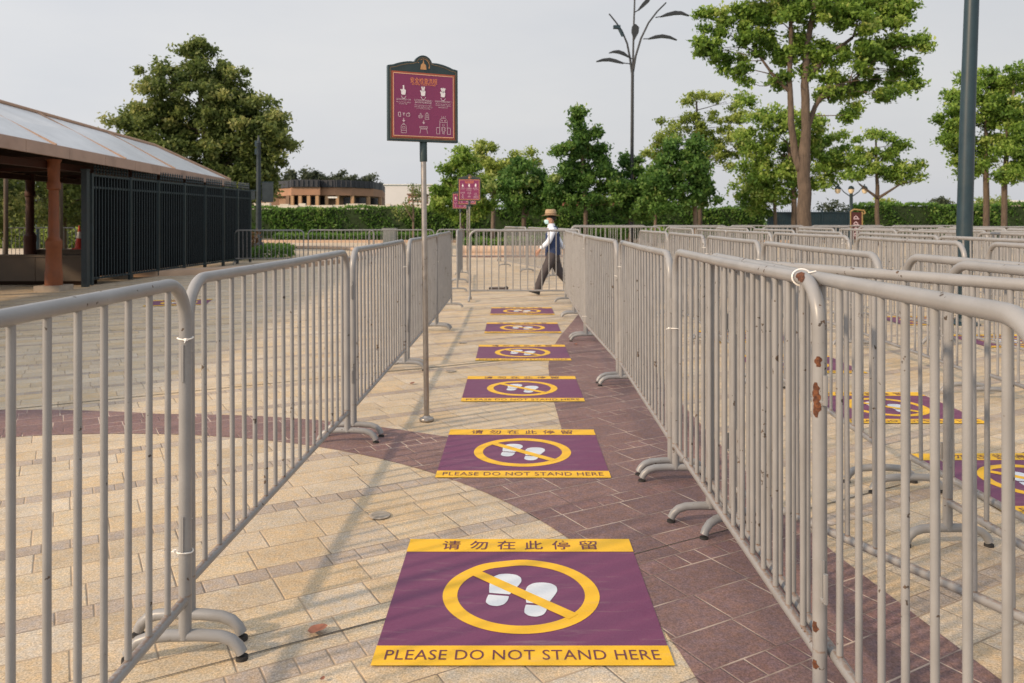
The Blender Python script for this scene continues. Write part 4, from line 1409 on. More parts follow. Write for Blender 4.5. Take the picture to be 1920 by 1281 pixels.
# planting beds, kerbs
structure(MB().add([(-60, 50.6, 0.006), (70, 50.6, 0.006), (70, 75, 0.006), (-60, 75, 0.006)], [(0, 1, 2, 3)]).build('planting_bed', M['soil'], smooth=False))
structure(MB().add([(-400, 75.1, 0.006), (400, 75.1, 0.006), (400, 900, 0.006), (-400, 900, 0.006)], [(0, 1, 2, 3)]).build('far_lawn', M['grass'], smooth=False))
structure(MB().box(-60, 70, 50.0, 50.55, -0.1, 0.16).build('kerb', M['kerb'], angle=30))
# rounded stone seat wall beyond the gate
sw = thing('seat_wall', 'pale rounded stone seat wall behind the gate at the lane end', 'seat wall', (wx(990, 31), 31, 0))
hw_ = (wx(1120, 31) - wx(868, 31)) / 2
prof = [(-0.22, 0.0), (-0.22, 0.06)] + [(0.20 * math.cos(a), 0.24 + 0.20 * math.sin(a)) for a in np.linspace(PI * 1.15, -0.15 * PI, 14)] + [(0.22, 0.06), (0.22, 0.0)]
MB().prism(prof, lambda u, v, t: (t, u, v), -hw_, hw_).build('coping', M['kerb'], sw, angle=35)
MB().box(-hw_ - .1, hw_ + .1, -0.40, 0.30, 0.0, 0.05).build('base_course', M['porphyry'], sw, smooth=False)

# rounded planter by the last gate
pl = thing('planter_bed', 'rounded planter bed with low hedge and stone kerb beside the dark gates', 'planter', (-10.4, 30.2, 0))
n = 40
orx, ory = 2.25, 3.2
for (a_, b_, z_, nm, mt) in ((1.0, 0.0, 0.14, 'kerb_ring', M['kerb']),):
    vs, fs = [], []
    for k in range(n):
        a = 2 * PI * k / n
        for rr_, zz_ in ((1.0, 0.0), (1.0, 0.14), (0.9, 0.14), (0.9, 0.02)):
            vs.append((orx * rr_ * math.cos(a), ory * rr_ * math.sin(a), zz_))
    for k in range(n):
        k2 = (k + 1) % n
        for j in range(3):
            fs.append((4 * k + j, 4 * k2 + j, 4 * k2 + j + 1, 4 * k + j + 1))
    MB().add(vs, fs).build(nm, mt, pl, angle=30)
rng = np.random.default_rng(70)
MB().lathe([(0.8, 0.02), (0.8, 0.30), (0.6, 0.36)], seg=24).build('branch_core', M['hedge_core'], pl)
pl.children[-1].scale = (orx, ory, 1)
nn_ = 5200
a = rng.uniform(0, 2 * PI, nn_); rr = np.where(rng.random(nn_) < 0.5, 0.86 + rng.normal(size=nn_) * 0.02, np.sqrt(rng.random(nn_)) * 0.86)
z = np.where(rr > 0.82, rng.uniform(0.05, 0.44, nn_), 0.44 + rng.normal(size=nn_) * 0.03)
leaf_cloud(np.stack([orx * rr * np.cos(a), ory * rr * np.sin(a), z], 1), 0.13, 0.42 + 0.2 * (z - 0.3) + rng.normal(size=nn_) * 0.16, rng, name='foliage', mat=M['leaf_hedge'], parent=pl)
rsh = thing('shrub', 'small reddish shrub in the planter left of the banner lamp post', 'shrub', (wx(466, 29), 29, 0.0))
v = rng.normal(size=(500, 3)) * np.array((0.22, 0.22, 0.2)) + np.array((0, 0, 0.62))
leaf_cloud(v, 0.12, rng.uniform(0.5, 1, 500), rng, name='foliage', mat=leaf_material('reddish_foliage', [(0.0, (0.05, 0.03, 0.012)), (1.0, (0.17, 0.09, 0.035))]), parent=rsh)
MB().tube([(0, 0, 0), (0.02, 0, 0.5)], [0.03, 0.015], 6).build('stem', M['bark'], rsh)

# ------------------------------------------------------------------ pavilion
pv = thing('pavilion', 'open pavilion with milky panel roof and pink fascia at the left', 'pavilion', (-9.0, 16.0, 0))
PO = Vector((-9.0, 16.0, 0))
def PV(x, y, z):
    return (x - PO.x, y - PO.y, z)
Xe = lambda y: -8.6 - (y - 13.0) / 15.0
Ze = lambda y: 2.88 - (y - 13.4) * 0.0074          # top of the fascia
Zr = lambda y: 3.97 - (y - 17.2) * 0.033
y0_, y1_ = 3.0, 26.9
XR, XB = -11.05, -13.6
ry0, ry1 = 5.2, 24.7
ys = [5.7, 8.9, 12.1, 15.3, 18.5, 21.7, 24.7]
def roof_pts(off):
    A = [PV(Xe(y0_), y0_, Ze(y0_) + off), PV(Xe(y1_), y1_, Ze(y1_) + off), PV(XB, y1_, Ze(y1_) + off), PV(XB, y0_, Ze(y0_) + off), PV(XR, ry0, Zr(ry0) + off), PV(XR, ry1, Zr(ry1) + off)]
    return A
fq = [(0, 1, 5, 4), (2, 3, 4, 5), (1, 2, 5), (3, 0, 4)]
rf = MB().add(roof_pts(0.0), fq).build('roof', M['roof'], pv, smooth=False)
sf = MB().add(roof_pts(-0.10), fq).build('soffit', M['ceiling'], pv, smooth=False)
def rib(a, b_, w=0.024):
    MB().tube([a, b_], w, 6).build('roof_rib', M['roof_rib'], rf)
for y in ys[:-1]:
    rib(PV(Xe(y), y, Ze(y) + 0.02), PV(XR, y, Zr(y) + 0.02))
    rib(PV(XB, y, Ze(y) + 0.02), PV(XR, y, Zr(y) + 0.02))
rib(PV(Xe(y1_), y1_, Ze(y1_) + 0.02), PV(XR, ry1, Zr(ry1) + 0.02), 0.05)
rib(PV(XB, y1_, Ze(y1_) + 0.02), PV(XR, ry1, Zr(ry1) + 0.02), 0.05)
rib(PV(XR, ry0, Zr(ry0) + 0.03), PV(XR, ry1, Zr(ry1) + 0.03), 0.045)
# fascia boards with butt joints, all round
def fascia(a, b_, za, zb):
    a = Vector((a[0], a[1])); b_ = Vector((b_[0], b_[1]))
    L = (b_ - a).length
    nseg = max(1, int(round(L / 1.6)))
    mb = MB()
    dr = (b_ - a) / L
    nr = Vector((dr.y, -dr.x))
    for k in range(nseg):
        p = a + dr * (L * k / nseg + 0.006); q = a + dr * (L * (k + 1) / nseg - 0.006)
        z1, z2 = za + (zb - za) * k / nseg, za + (zb - za) * (k + 1) / nseg
        o1, o2 = p + nr * 0.04, q + nr * 0.04
        i1, i2 = p - nr * 0.02, q - nr * 0.02
        vs = []
        for (pt, z) in ((o1, z1), (o2, z2), (i2, z2), (i1, z1)):
            vs.append(PV(pt.x, pt.y, z - 0.215))
        for (pt, z) in ((o1, z1), (o2, z2), (i2, z2), (i1, z1)):
            vs.append(PV(pt.x, pt.y, z + 0.012))
        mb.add(vs, [(3, 2, 1, 0), (4, 5, 6, 7), (0, 1, 5, 4), (1, 2, 6, 5), (2, 3, 7, 6), (3, 0, 4, 7)])
    mb.build('fascia', M['fascia'], pv, smooth=False)
fascia((Xe(y0_), y0_), (Xe(y1_), y1_), Ze(y0_), Ze(y1_))
fascia((Xe(y1_) - .05, y1_), (XB + .05, y1_), Ze(y1_), Ze(y1_))
fascia((XB, y1_), (XB, y0_), Ze(y1_), Ze(y0_))
fascia((XB + .05, y0_), (Xe(y0_) - .05, y0_), Ze(y0_), Ze(y0_))
colprof = [(0.168, 0.10), (0.168, 0.36), (0.155, 0.42), (0.145, 0.85), (0.158, 0.88), (0.158, 1.02), (0.13, 1.05), (0.105, 1.10), (0.097, 2.05), (0.132, 2.08), (0.132, 2.20), (0.11, 2.24), (0.12, 2.62), (0.16, 2.68)]
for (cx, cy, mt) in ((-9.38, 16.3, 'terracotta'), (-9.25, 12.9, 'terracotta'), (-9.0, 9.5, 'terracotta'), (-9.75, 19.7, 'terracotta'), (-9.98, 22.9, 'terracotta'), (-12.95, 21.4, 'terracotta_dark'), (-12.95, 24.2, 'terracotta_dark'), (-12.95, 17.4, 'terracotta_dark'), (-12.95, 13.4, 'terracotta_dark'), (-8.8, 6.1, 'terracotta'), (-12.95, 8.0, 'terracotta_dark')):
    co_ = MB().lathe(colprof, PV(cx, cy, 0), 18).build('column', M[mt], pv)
    MB().box(cx - PO.x - .26, cx - PO.x + .26, cy - PO.y - .26, cy - PO.y + .26, 0, .11).build('plinth', M['plinth'], co_, smooth=False)
for x in (-9.55, -12.95):
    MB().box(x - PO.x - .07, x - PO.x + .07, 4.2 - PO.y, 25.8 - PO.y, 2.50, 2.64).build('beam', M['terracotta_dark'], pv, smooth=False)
for y in (8.0, 13.1, 16.5, 19.9, 23.3):
    MB().box(XB + .5 - PO.x, -9.5 - PO.x, y - PO.y - .05, y - PO.y + .05, 2.655, 2.745).build('tie_beam', M['terracotta_dark'], pv, smooth=False)

def counter(label, x0, x1, y, h, depth):
    t = thing('counter', label, 'counter', ((x0 + x1) / 2, y, 0), 0, 'counters under the pavilion')
    w = (x1 - x0) / 2
    nseg = max(1, int((x1 - x0) / 0.9))
    mb = MB()
    for k in range(nseg):
        mb.box(-w + 2 * w * k / nseg + .006, -w + 2 * w * (k + 1) / nseg - .006, 0, depth, 0.09, h - 0.04)
    mb.build('panel', M['counter'], t, smooth=False)
    MB().box(-w + .03, w - .03, .03, depth - .03, 0, .088).build('plinth', M['ceiling'], t, smooth=False)
    MB().box(-w - .02, w + .02, -.02, depth + .02, h - .038, h).build('counter_top', M['counter'], t, smooth=False)
counter('long beige counter in front under the pavilion beside the brown column', wx(-130, 17.6), wx(164, 17.6), 17.6, 0.66, 0.5)
counter('darker counter farther back under the pavilion carrying the traffic cone', wx(58, 21.6), wx(166, 21.6), 21.6, 0.64, 0.5)
# cone on the back counter
cn_ = thing('traffic_cone', 'red and white traffic cone standing on the back counter', 'cone', (wx(147, 21.8), 21.85, 0.64))
MB().box(-.14, .14, -.14, .14, 0, .03).build('base', M['orange_cone'], cn_, smooth=False)
MB().lathe([(.115, .03), (.072, .30)], seg=16).build('cone_body', M['orange_cone'], cn_)
MB().lathe([(.073, .30), (.045, .48)], seg=16).build('reflective_band', M['white_paint'], cn_)
MB().lathe([(.044, .48), (.02, .64), (.012, .65)], seg=16).build('cone_tip', M['orange_cone'], cn_)
# posts standing inside the pavilion
for i, (px, dd, r, mt, lab) in enumerate(((11, 23, .06, 'counter', 'thin beige post under the pavilion near the left edge'), (51, 23.4, .05, 'counter', 'thin beige post under the pavilion left of the dark column'), (115, 26.2, .05, 'counter', 'pale post under the pavilion right of the brown column'), (70, 34, .07, 'teal_paint', 'teal pole standing behind the pavilion'))):
    p = thing('post', lab, 'post', (wx(px, dd), dd, 0), 0, 'posts at the pavilion')
    MB().tube([(0, 0, .04), (0, 0, 2.72)], r, 10).build('shaft', M[mt], p)
    MB().lathe([(r + .05, 0), (r + .05, .035), (r + .01, .05)], seg=14).build('foot_plate', M[mt], p)
barrier((wx(-10, 26), 26.4), (wx(132, 26), 26.4), 'dark grey barrier standing behind the pavilion counters', 'barriers behind the pavilion', 1.2, detail=False)
barrier((wx(-160, 26), 26.5), (wx(-12, 26), 26.5), 'dark grey barrier behind the pavilion at the left edge', 'barriers behind the pavilion', 1.2, detail=False)

# ------------------------------------------------------------------ dark gates
gy = [17.35, 19.0, 20.4, 21.9, 23.25, 24.6, 25.75, 26.9]
Xg = lambda y: -9.17 + (y - 17.3) * 0.034
barm = MB().tube([(0, 0, .14), (0, 0, 2.41)], .0115, 8)
gbar = barm.mesh('bar', M['gate_paint'])
fin = MB().lathe([(.010, 2.44), (.012, 2.47), (.030, 2.50), (.012, 2.535), (.034, 2.57), (.014, 2.605), (.026, 2.63), (.004, 2.68)], seg=8)
fmesh = fin.mesh('finial', M['gate_paint'])
words = ['nearest dark gate panel, its wide post standing beside the counter', 'dark gate panel second nearest, scratched along its left post', 'dark gate panel third nearest along the pavilion', 'dark gate panel fourth nearest, mid row', 'dark gate panel fifth nearest along the pavilion', 'dark gate panel sixth, next to last toward the plaza', 'last dark gate panel, ending beside the far plaza barriers']
for i in range(7):
    a = Vector((Xg(gy[i]), gy[i], 0)); b_ = Vector((Xg(gy[i + 1]), gy[i + 1], 0))
    L = (b_ - a).length - 0.02
    c = (a + b_) / 2
    t = thing('security_gate', words[i], 'gate', (c.x, c.y, 0), math.atan2(b_.y - a.y, b_.x - a.x), 'dark gates along the pavilion')
    for s in (-1, 1):
        MB().box(s * L / 2 - .035, s * L / 2 + .035, -.035, .035, 0.02, 2.46).build('post', M['gate_paint'], t, smooth=False)
    for z in (.16, 2.16, 2.42):
        MB().box(-L / 2 + .036, L / 2 - .036, -.022, .022, z - .022, z + .022).build('rail', M['gate_paint'], t, smooth=False)
    nb = int(L / .135)
    for k in range(nb):
        x = -L / 2 + L * (k + 1) / (nb + 1)
        q = inst('bar', gbar, t, (x, -0.03, 0))
        inst('finial', fmesh, t, (x, 0, 0))
    MB().box(-L / 2 + .04, L / 2 - .04, .026, .032, .19, 2.40).build('backing_sheet', M['gate_mesh'], t, smooth=False)
M['gate_dark'] = simple('dark_gate_post_paint', (0.020, 0.032, 0.040), 0.45, var=0.2)
gp = thing('gate_post', 'wide dark green gate post at the near end of the gates', 'post', (Xg(17.2) - .02, 17.16, 0))
MB().box(-.06, .06, -.06, .06, 0, 2.5).build('shaft', M['gate_dark'], gp, smooth=False)
MB().box(-.07, .07, -.07, .07, 2.501, 2.54).build('cap', M['gate_dark'], gp, smooth=False)

# ------------------------------------------------------------------ lamp posts
bl = thing('lamp_post', 'dark teal lamp post with a hanging banner in the planter at left', 'lamp post', (wx(485, 30), 30, 0))
MB().lathe([(.20, 0), (.20, .5), (.15, .58), (.12, .62), (.105, 1.2), (.085, 3.4), (.075, 4.3), (.09, 4.34), (.05, 4.4), (.03, 4.62)], seg=14).build('pole', M['gate_dark'], bl)
for s, w_, h_, zt in ((1, .42, .75, 2.86), (-1, .22, .35, 2.55)):
    MB().tube([(s * .07, 0, zt), (s * (.14 + w_), 0, zt)], .016, 6).build('banner_arm', M['teal_paint'], bl)
    MB().box(min(s * .13, s * (.13 + w_)), max(s * .13, s * (.13 + w_)), -.02, .02, zt - h_, zt - .02).build('banner', M['gate_dark'], bl, smooth=False)
for z in (3.9, 4.2):
    MB().box(-.13, -.02, -.06, .06, z, z + .22).build('speaker_box', M['teal_paint'], bl, smooth=False)

tp = thing('thick_pole', 'thick smooth dark teal pole at the right, cut by the top edge', 'pole', (wx(1808, 11), 11.0, 0))
MB().tube([(0, 0, .012), (0, 0, 1.2), (0.05, 0, 3.0), (0.13, 0, 5.2), (.2, 0, 7.4)], [.106, .103, .097, .09, .08], 28).build('shaft', M['teal_paint'], tp)
MB().lathe([(.2, 0), (.2, .02), (.13, .05), (.115, .09)], seg=24).build('base_flange', M['teal_paint'], tp)
MB().lathe([(.10, 7.4), (.26, 7.46), (.28, 7.58), (.1, 7.7)], (.2, 0, 0), 20).build('lamp_head', M['teal_paint'], tp)

ml = thing('lamp_mast', 'slim grey mast branching into curved arms with dark metal leaves', 'lamp mast', (wx(1184, 45), 45, 0))
def Q(px, py, dy=0.0):
    return (wx(px, 45) - wx(1184, 45), dy, wz(py, 45))
MB().tube([(0, 0, 0), Q(1185, 300), Q(1186, 130)], [.11, .10, .085], 12).build('pole', M['iron'], ml)
for pts in ([(1186, 140), (1187, 110), (1188, 60), (1190, 0), (1191, -60)], [(1187, 135), (1192, 105), (1202, 72), (1216, 43), (1232, 22), (1249, 5)], [(1185, 138), (1181, 108), (1176, 82), (1166, 58), (1155, 42), (1142, 26)]):
    q = [Q(*p) for p in pts]
    MB().tube(q, list(np.linspace(.065, .04, len(q))), 8).build('arm', M['iron'], ml)
def leafblade(pts_top, pts_bot, stem):
    m_ = MB()
    # a curved blade a little wide across the view
    n = len(pts_top)
    vs = []
    for (pt, pb) in zip(pts_top, pts_bot):
        for dy in (-.10, .10):
            vs.append(Q(*pt, dy)); vs.append(Q(*pb, dy))
    fs = []
    for i in range(n - 1):
        k = 4 * i
        fs += [(k, k + 4, k + 5, k + 1), (k + 2, k + 3, k + 7, k + 6), (k, k + 2, k + 6, k + 4), (k + 1, k + 5, k + 7, k + 3)]
    fs += [(0, 1, 3, 2), (4 * n - 4, 4 * n - 2, 4 * n - 1, 4 * n - 3)]
    m_.add(vs, fs)
    m_.tube([Q(*stem[0]), Q(*stem[1])], .03, 6)
    m_.build('metal_leaf', M['iron'], ml, angle=60)
leafblade([(1238, 31), (1250, 25), (1265, 21), (1278, 22), (1292, 29.5)], [(1238, 32.5), (1250, 30.5), (1265, 28), (1278, 27.5), (1292, 30.5)], [(1229, 33), (1240, 31)])
leafblade([(1216, 72), (1228, 67), (1242, 65), (1256, 68), (1269, 75)], [(1216, 74), (1228, 72.5), (1242, 71), (1256, 72.5), (1269, 76)], [(1206, 73), (1218, 73)])
leafblade([(1142, 99), (1150, 95.5), (1160, 94.5), (1170, 98), (1181, 108)], [(1142, 100), (1150, 99), (1160, 100.5), (1170, 104), (1181, 109)], [(1180, 108), (1188, 112)])
leafblade([(1118, 115), (1130, 110.5), (1143, 109), (1155, 112), (1169, 118)], [(1118, 116.5), (1130, 115), (1143, 115), (1155, 117.5), (1169, 120)], [(1167, 118), (1182, 120)])
leafblade([(1196, 18), (1203, 8), (1211, -1), (1220, -8)], [(1198, 20), (1208, 12), (1217, 4), (1222, -6)], [(1191, 23), (1198, 18)])
leafblade([(1188.5, 74), (1184, 60), (1185, 50), (1190, 46)], [(1190.5, 74), (1197, 62), (1198, 52), (1192, 46)], [(1188, 84), (1189, 73)])
lf = MB(); lf.tube([Q(1168, 68), Q(1160, 52)], .09, 8); lf.box(Q(1150, 50)[0], Q(1163, 50)[0], -.12, .12, Q(0, 54)[2], Q(0, 48)[2])
lf.build('spotlight', M['teal_paint'], ml)

tl = thing('street_lamp', 'three-headed street lamp with opal shades under the trees at right', 'street lamp', (wx(1596, 46), 46, 0))
MB().lathe([(.16, 0), (.16, .4), (.11, .5), (.09, 3.0), (.10, 3.1), (.06, 3.3)], seg=12).build('pole', M['teal_paint'], tl)
for k, x in enumerate((-.78, 0, .78)):
    if x:
        MB().tube([(0, 0, 2.75), (x * .55, 0, 3.05), (x, 0, 3.5), (x, 0, 3.35)], .03, 6).build('arm', M['teal_paint'], tl)
    sh = MB().lathe([(.02, .26), (.11, .22), (.17, .10), (.18, .06)], (x, 0, 3.15), 14).build('lamp_cap', M['teal_paint'], tl)
    MB().lathe([(.165, .055), (.15, -.08), (.09, -.18), (.02, -.2)], (x, 0, 3.15), 14).build('lamp_shade', M['lamp_glass'], tl)

ps = thing('park_sign', 'small maroon sign in a gold scrolled frame before the hedge', 'sign', (wx(1607, 41), 41, 0))
MB().box(-.30, .22, -.04, .04, .45, 1.83).build('panel', simple('maroon_panel', (0.06, 0.014, 0.012), 0.6), ps, smooth=False)
fr_ = MB()
fr_.tube([(.26, 0, 0), (.26, 0, 1.85)], .045, 8)
fr_.tube([(-.34, 0, 1.86), (-.15, 0, 1.98), (.1, 0, 1.95), (.36, 0, 1.92), (.42, 0, 1.8), (.34, 0, 1.74)], .04, 8)
fr_.tube([(-.33, 0, 0), (-.33, 0, 1.86)], .025, 8)
fr_.build('frame', simple('gold_paint', (0.30, 0.20, 0.075), 0.55), ps)
mk = MB()
for z in (1.55, 1.25, .95, .68):
    stroke(mk, [(-.18, z), (-.08, z + .1), (.02, z)], .04, -.0425); stroke(mk, [(-.2, z - .06), (.08, z - .06)], .035, -.0425)
mk.build('marking', M['sign_pink'], ps, smooth=False)

def slat_fence(label, px0, px1, dd, ztop, mat, nseg, name='metal_fence', sheet_=True):
    x0, x1 = wx(px0, dd), wx(px1, dd)
    t = thing(name, label, 'fence', ((x0 + x1) / 2, dd, 0))
    w = (x1 - x0) / 2
    for k in range(nseg + 1):
        x = -w + 2 * w * k / nseg
        MB().box(x - .05, x + .05, -.05, .05, 0, ztop + .12).build('post', mat, t, smooth=False)
    p = MB()
    for k in range(int((x1 - x0) / .16)):
        x = -w + .08 + k * .16
        p.box(x - .012, x + .012, -.03, -.006, .1, ztop + .10)
    p.build('pickets', mat, t, smooth=False)
    MB().box(-w, w, .0, .02, .05, ztop - .06).build('backing_sheet', mat, t, smooth=False)
    MB().box(-w, w, -.065, -.032, ztop - .12, ztop - .06).build('rail', mat, t, smooth=False)
slat_fence('dark teal picket fence behind the large close tree', 1440, 1592, 57, wz(396, 57), M['teal_paint'], 3)
bx_ = thing('utility_cabinet', 'grey utility cabinet behind the far barriers left of the sign pole', 'cabinet', (wx(731, 44), 44, 0))
MB().box(-.36, .36, -.25, .25, .06, .92).build('housing', M['bin'], bx_, smooth=False)
MB().box(-.40, .40, -.29, .29, .92, .98).build('lid', M['bin'], bx_, smooth=False)
MB().box(-.33, .33, -.22, .22, 0, .058).build('plinth', M['iron'], bx_, smooth=False)

# ------------------------------------------------------------------ far buildings
bd = thing('brick_building', 'low orange brick building with dark parapet behind the hedge at left', 'building', (wx(610, 110), 110, 0))
k_ = 110 / F
brick = simple('orange_brown_brick', (0.34, 0.19, 0.12), 0.85, var=0.12, scale=0.8)
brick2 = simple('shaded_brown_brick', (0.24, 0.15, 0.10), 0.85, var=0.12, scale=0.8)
lightp = simple('light_orange_render', (0.44, 0.27, 0.15), 0.8)
par = simple('dark_parapet_cladding', (0.030, 0.032, 0.040), 0.6, var=0.3, scale=0.4)
dark = simple('dark_window_glass', (0.018, 0.018, 0.02), 0.25)
def BX(px, q=0.0):
    return wx(px, 110 + q) - wx(610, 110)
def zz(py):
    return wz(py, 110)
plan = [(462, 14.0), (545, 2.0), (546, 0.0), (600, 0.0), (601, 1.2), (628, 1.0), (660, 2.0), (700, 6.0), (717, 12.0), (722, 26.0), (440, 26.0)]
def band(plan_, z0, z1, grow=0.0):
    mb = MB()
    mb.prism([(BX(p, q), q - (grow if q < 20 else 0)) for p, q in plan_], lambda u, v, t: (u, v, t), z0, z1)
    return mb
band(plan, zz(366), zz(351)).build('upper_wall', brick, bd, smooth=False)
band([(p, q + 1.6) for p, q in plan], 0.0, zz(366) - .02).build('recessed_wall', brick2, bd, smooth=False)
band(plan, zz(351) + .02, zz(337), 0.25).build('parapet', par, bd, smooth=False)
MB().box(BX(540, 1), BX(546, 1), .0, 3.5, 0, zz(366) - .03).build('pier', brick2, bd, smooth=False)
MB().box(BX(470, 8), BX(543, 8), 6.5, 9.0, 0, zz(366) - .03).build('side_wall', brick2, bd, smooth=False)
for px in (547, 562, 578, 594, 612, 632, 660, 690, 712):
    q = float(np.interp(px, [p for p, _ in plan[1:9]], [v for _, v in plan[1:9]]))
    MB().box(BX(px, q) - .22, BX(px, q) + .22, q + .1, q + .6, 0, zz(366) - .03).build('pillar', lightp, bd, smooth=False)
for (a, b_) in ((549, 560), (564, 576), (580, 592), (597, 609), (640, 657), (664, 686), (694, 708)):
    q = float(np.interp((a + b_) / 2, [p for p, _ in plan[1:9]], [v for _, v in plan[1:9]])) + 1.45
    if a > 650:
        q -= 0.7
    MB().box(BX(a, q), BX(b_, q), q, q + .08, .3, zz(369)).build('window', dark, bd, smooth=False)
MB().box(BX(617), BX(634), -.6, -.52, zz(372), zz(369)).build('sign_board', M['white_paint'], bd, smooth=False)
sl_ = MB()
for px in range(470, 717, 9):
    q = float(np.interp(px, [p for p, _ in plan[:9]], [v for _, v in plan[:9]]))
    sl_.box(BX(px, q) - .05, BX(px, q) + .05, q - .40, q - .27, zz(350), zz(338))
sl_.build('parapet_ribs', simple('parapet_rib', (0.05, 0.052, 0.06), 0.6), bd, smooth=False)

ww = thing('white_wall', 'low white wall with irregular pale panels before the brick building', 'wall', (wx(620, 90), 90, 0))
rr_ = random.Random(5)
wmat = simple('pale_plaster', (0.62, 0.56, 0.48), 0.8, var=0.1, scale=1.5)
mb = MB(); x = wx(455, 90) - wx(620, 90)
while x < wx(800, 90) - wx(620, 90):
    w = rr_.uniform(.5, 1.5)
    mb.box(x, x + w - .05, rr_.uniform(-.2, .2), .6, 0, wz(382, 90) + rr_.uniform(-.25, .12))
    x += w
mb.build('panel_row', wmat, ww, smooth=False)
MB().box(wx(455, 90) - wx(620, 90), wx(800, 90) - wx(620, 90), .65, .9, 0, wz(385, 90)).build('wall_body', wmat, ww, smooth=False)

wb = thing('white_building', 'plain pale far building right of the brick building', 'building', (wx(755, 210), 210, 0))
k2 = 210 / F
MB().box(-40 * k2, 55 * k2, 0, 20, 0, wz(347, 210)).build('wall', simple('hazy_white_wall', (0.62, 0.60, 0.60), 0.9, var=0.04, scale=0.2), wb, smooth=False)
MB().box(-42 * k2, 57 * k2, -.3, 20.3, wz(347, 210) + .01, wz(345.5, 210)).build('roof_edge', M['white_paint'], wb, smooth=False)
pb2 = thing('pink_building', 'small pinkish building seen behind the sapling', 'building', (wx(781, 150), 150, 0))
MB().box(-1.6, 1.6, 0, 6, 0, wz(366, 150)).build('wall', simple('pinkish_wall', (0.40, 0.22, 0.18), 0.85), pb2, smooth=False)
MB().box(-1.8, 1.8, -.2, 6.2, wz(366, 150) + .01, wz(363, 150)).build('roof', brick2, pb2, smooth=False)
for z in (wz(384, 150), wz(376, 150)):
    MB().box(-1.2, 1.2, -.06, -.01, z, z + .5).build('window', M['white_paint'], pb2, smooth=False)
rb = thing('red_roofed_building', 'low rust-red building glimpsed through the dark trees behind the man', 'building', (wx(1110, 95), 95, 0))
MB().box(-5, 5, 0, 6, 0, wz(386, 95)).build('wall', brick2, rb, smooth=False)
MB().box(-5.3, 5.3, -.3, 6.3, wz(386, 95) + .01, wz(375, 95)).build('roof', simple('rust_red_roof', (0.26, 0.10, 0.07), 0.8), rb, smooth=False)
fb = thing('white_building', 'low white far building behind the hedge at the right edge', 'building', (wx(1890, 180), 180, 0))
MB().box(-3, 8, 0, 8, 0, wz(379, 180)).build('wall', simple('far_cream_wall', (0.55, 0.45, 0.38), 0.9), fb, smooth=False)
MB().box(-3.2, 8.2, -.2, 8.2, wz(379, 180) + .01, wz(376, 180)).build('roof', M['white_paint'], fb, smooth=False)
# far tree tops
GF = 'far dark trees above the brick building'
labs = ['leftmost far dark tree above the brick building', 'far dark tree second from the left above the brick building', 'pointed far tree left of the round one above the brick building', 'roundest far tree above the middle of the brick building', 'low far tree between the two round ones above the building', 'broad far tree above the right half of the building', 'low far tree right of the broad one above the building', 'rightmost far dark tree above the building end']
for i, (px, py, rx, ry) in enumerate(((520, 340, 20, 14), (556, 340, 14, 12), (546, 334, 5, 12), (583, 334, 17, 15), (608, 338, 14, 12), (637, 337, 18, 14), (664, 341, 14, 11), (690, 341, 18, 13))):
    make_tree('far_tree', labs[i], 135, [[(px, None, 2), (px, py + 15, 1.5), (px, py, 1)]], [(px, py, rx, ry), (px - rx * .4, py + 8, rx * .9, ry * .8), (px + rx * .4, py + 9, rx * .9, ry * .8)], M['leaf_far'], 0.5, 1900, M['bark'], 80 + i, GF, clump=0.75, twig=0.1)
for i, (px, py, rx, ry, lab) in enumerate(((1660, 382, 26, 8, 'pale far tree top over the right hedge left of the thick pole'), (1762, 380, 16, 9, 'rounded far tree top over the right hedge'), (1860, 376, 26, 10, 'far tree top over the hedge behind the twin trunks'), (1560, 390, 30, 10, 'far tree top over the dark picket fence'))):
    make_tree('far_tree', lab, 120, [[(px, None, 2), (px, py + 12, 1.5), (px, py, 1)]], [(px, py, rx, ry), (px + 8, py + 8, rx, ry)], M['leaf_far' if i % 2 else 'leaf_yellow'], 0.45, 700, M['bark'], 95 + i, 'far tree tops over the right hedge', clump=0.8, twig=0.1)

# ------------------------------------------------------------------ small things on the paving
def drain(x, y, lab):
    t = thing('drain_cap', lab, 'drain cap', (x, y, 0.0045), 0, 'round drain caps in the lane')
    MB().lathe([(.052, 0), (.052, .003), (.046, .005)], seg=24).build('rim', M['drain'], t)
    m_ = MB().lathe([(.040, .0052), (.040, .0062), (.0, .0066)], seg=20)
    m_.build('lid', M['drain_lid'], t)
drain(wx(712, 3.89), 3.89, 'round grey drain cap on the paving between the two nearest stickers')
drain(wx(845, 7.6), 7.6, 'small round drain cap on the pale paving left of the fourth sticker')
drain(wx(867, 9.35), 9.35, 'small round drain cap on the pale paving near the third left barrier')
def dead_leaf(x, y, rz, s, lab):
    o = MB()
    n = 8
    vs, fs = [], []
    for i in range(n + 1):
        u = i / n
        w = math.sin(PI * u ** 0.8) ** 0.7 * .40 + .05 * math.sin(9 * u) * math.sin(PI * u)
        zc = .01 + .5 * (u - .35) ** 2
        for k in (-1, 0, 1):
            vs.append(((u - .5) * s, k * w * s, (zc + (.14 * abs(k) * math.sin(PI * u))) * s))
    for i in range(n):
        for k in range(2):
            fs.append((3 * i + k, 3 * i + k + 1, 3 * i + 4 + k, 3 * i + 3 + k))
    o.add(vs, fs)
    q = o.build('fallen_leaf', M['dead_leaf'], None, angle=80)
    q.location = (x, y, .009); q.rotation_euler = (0, 0, rz)
    tag(q, lab, 'leaf', 'fallen leaves')
dead_leaf(wx(597, 2.80), 2.79, .3, .07, 'dry reddish leaf lying left of the nearest sticker')
dead_leaf(wx(608, 2.52), 2.5, 1.3, .018, 'tiny brown leaf scrap at the bottom left of the nearest sticker')
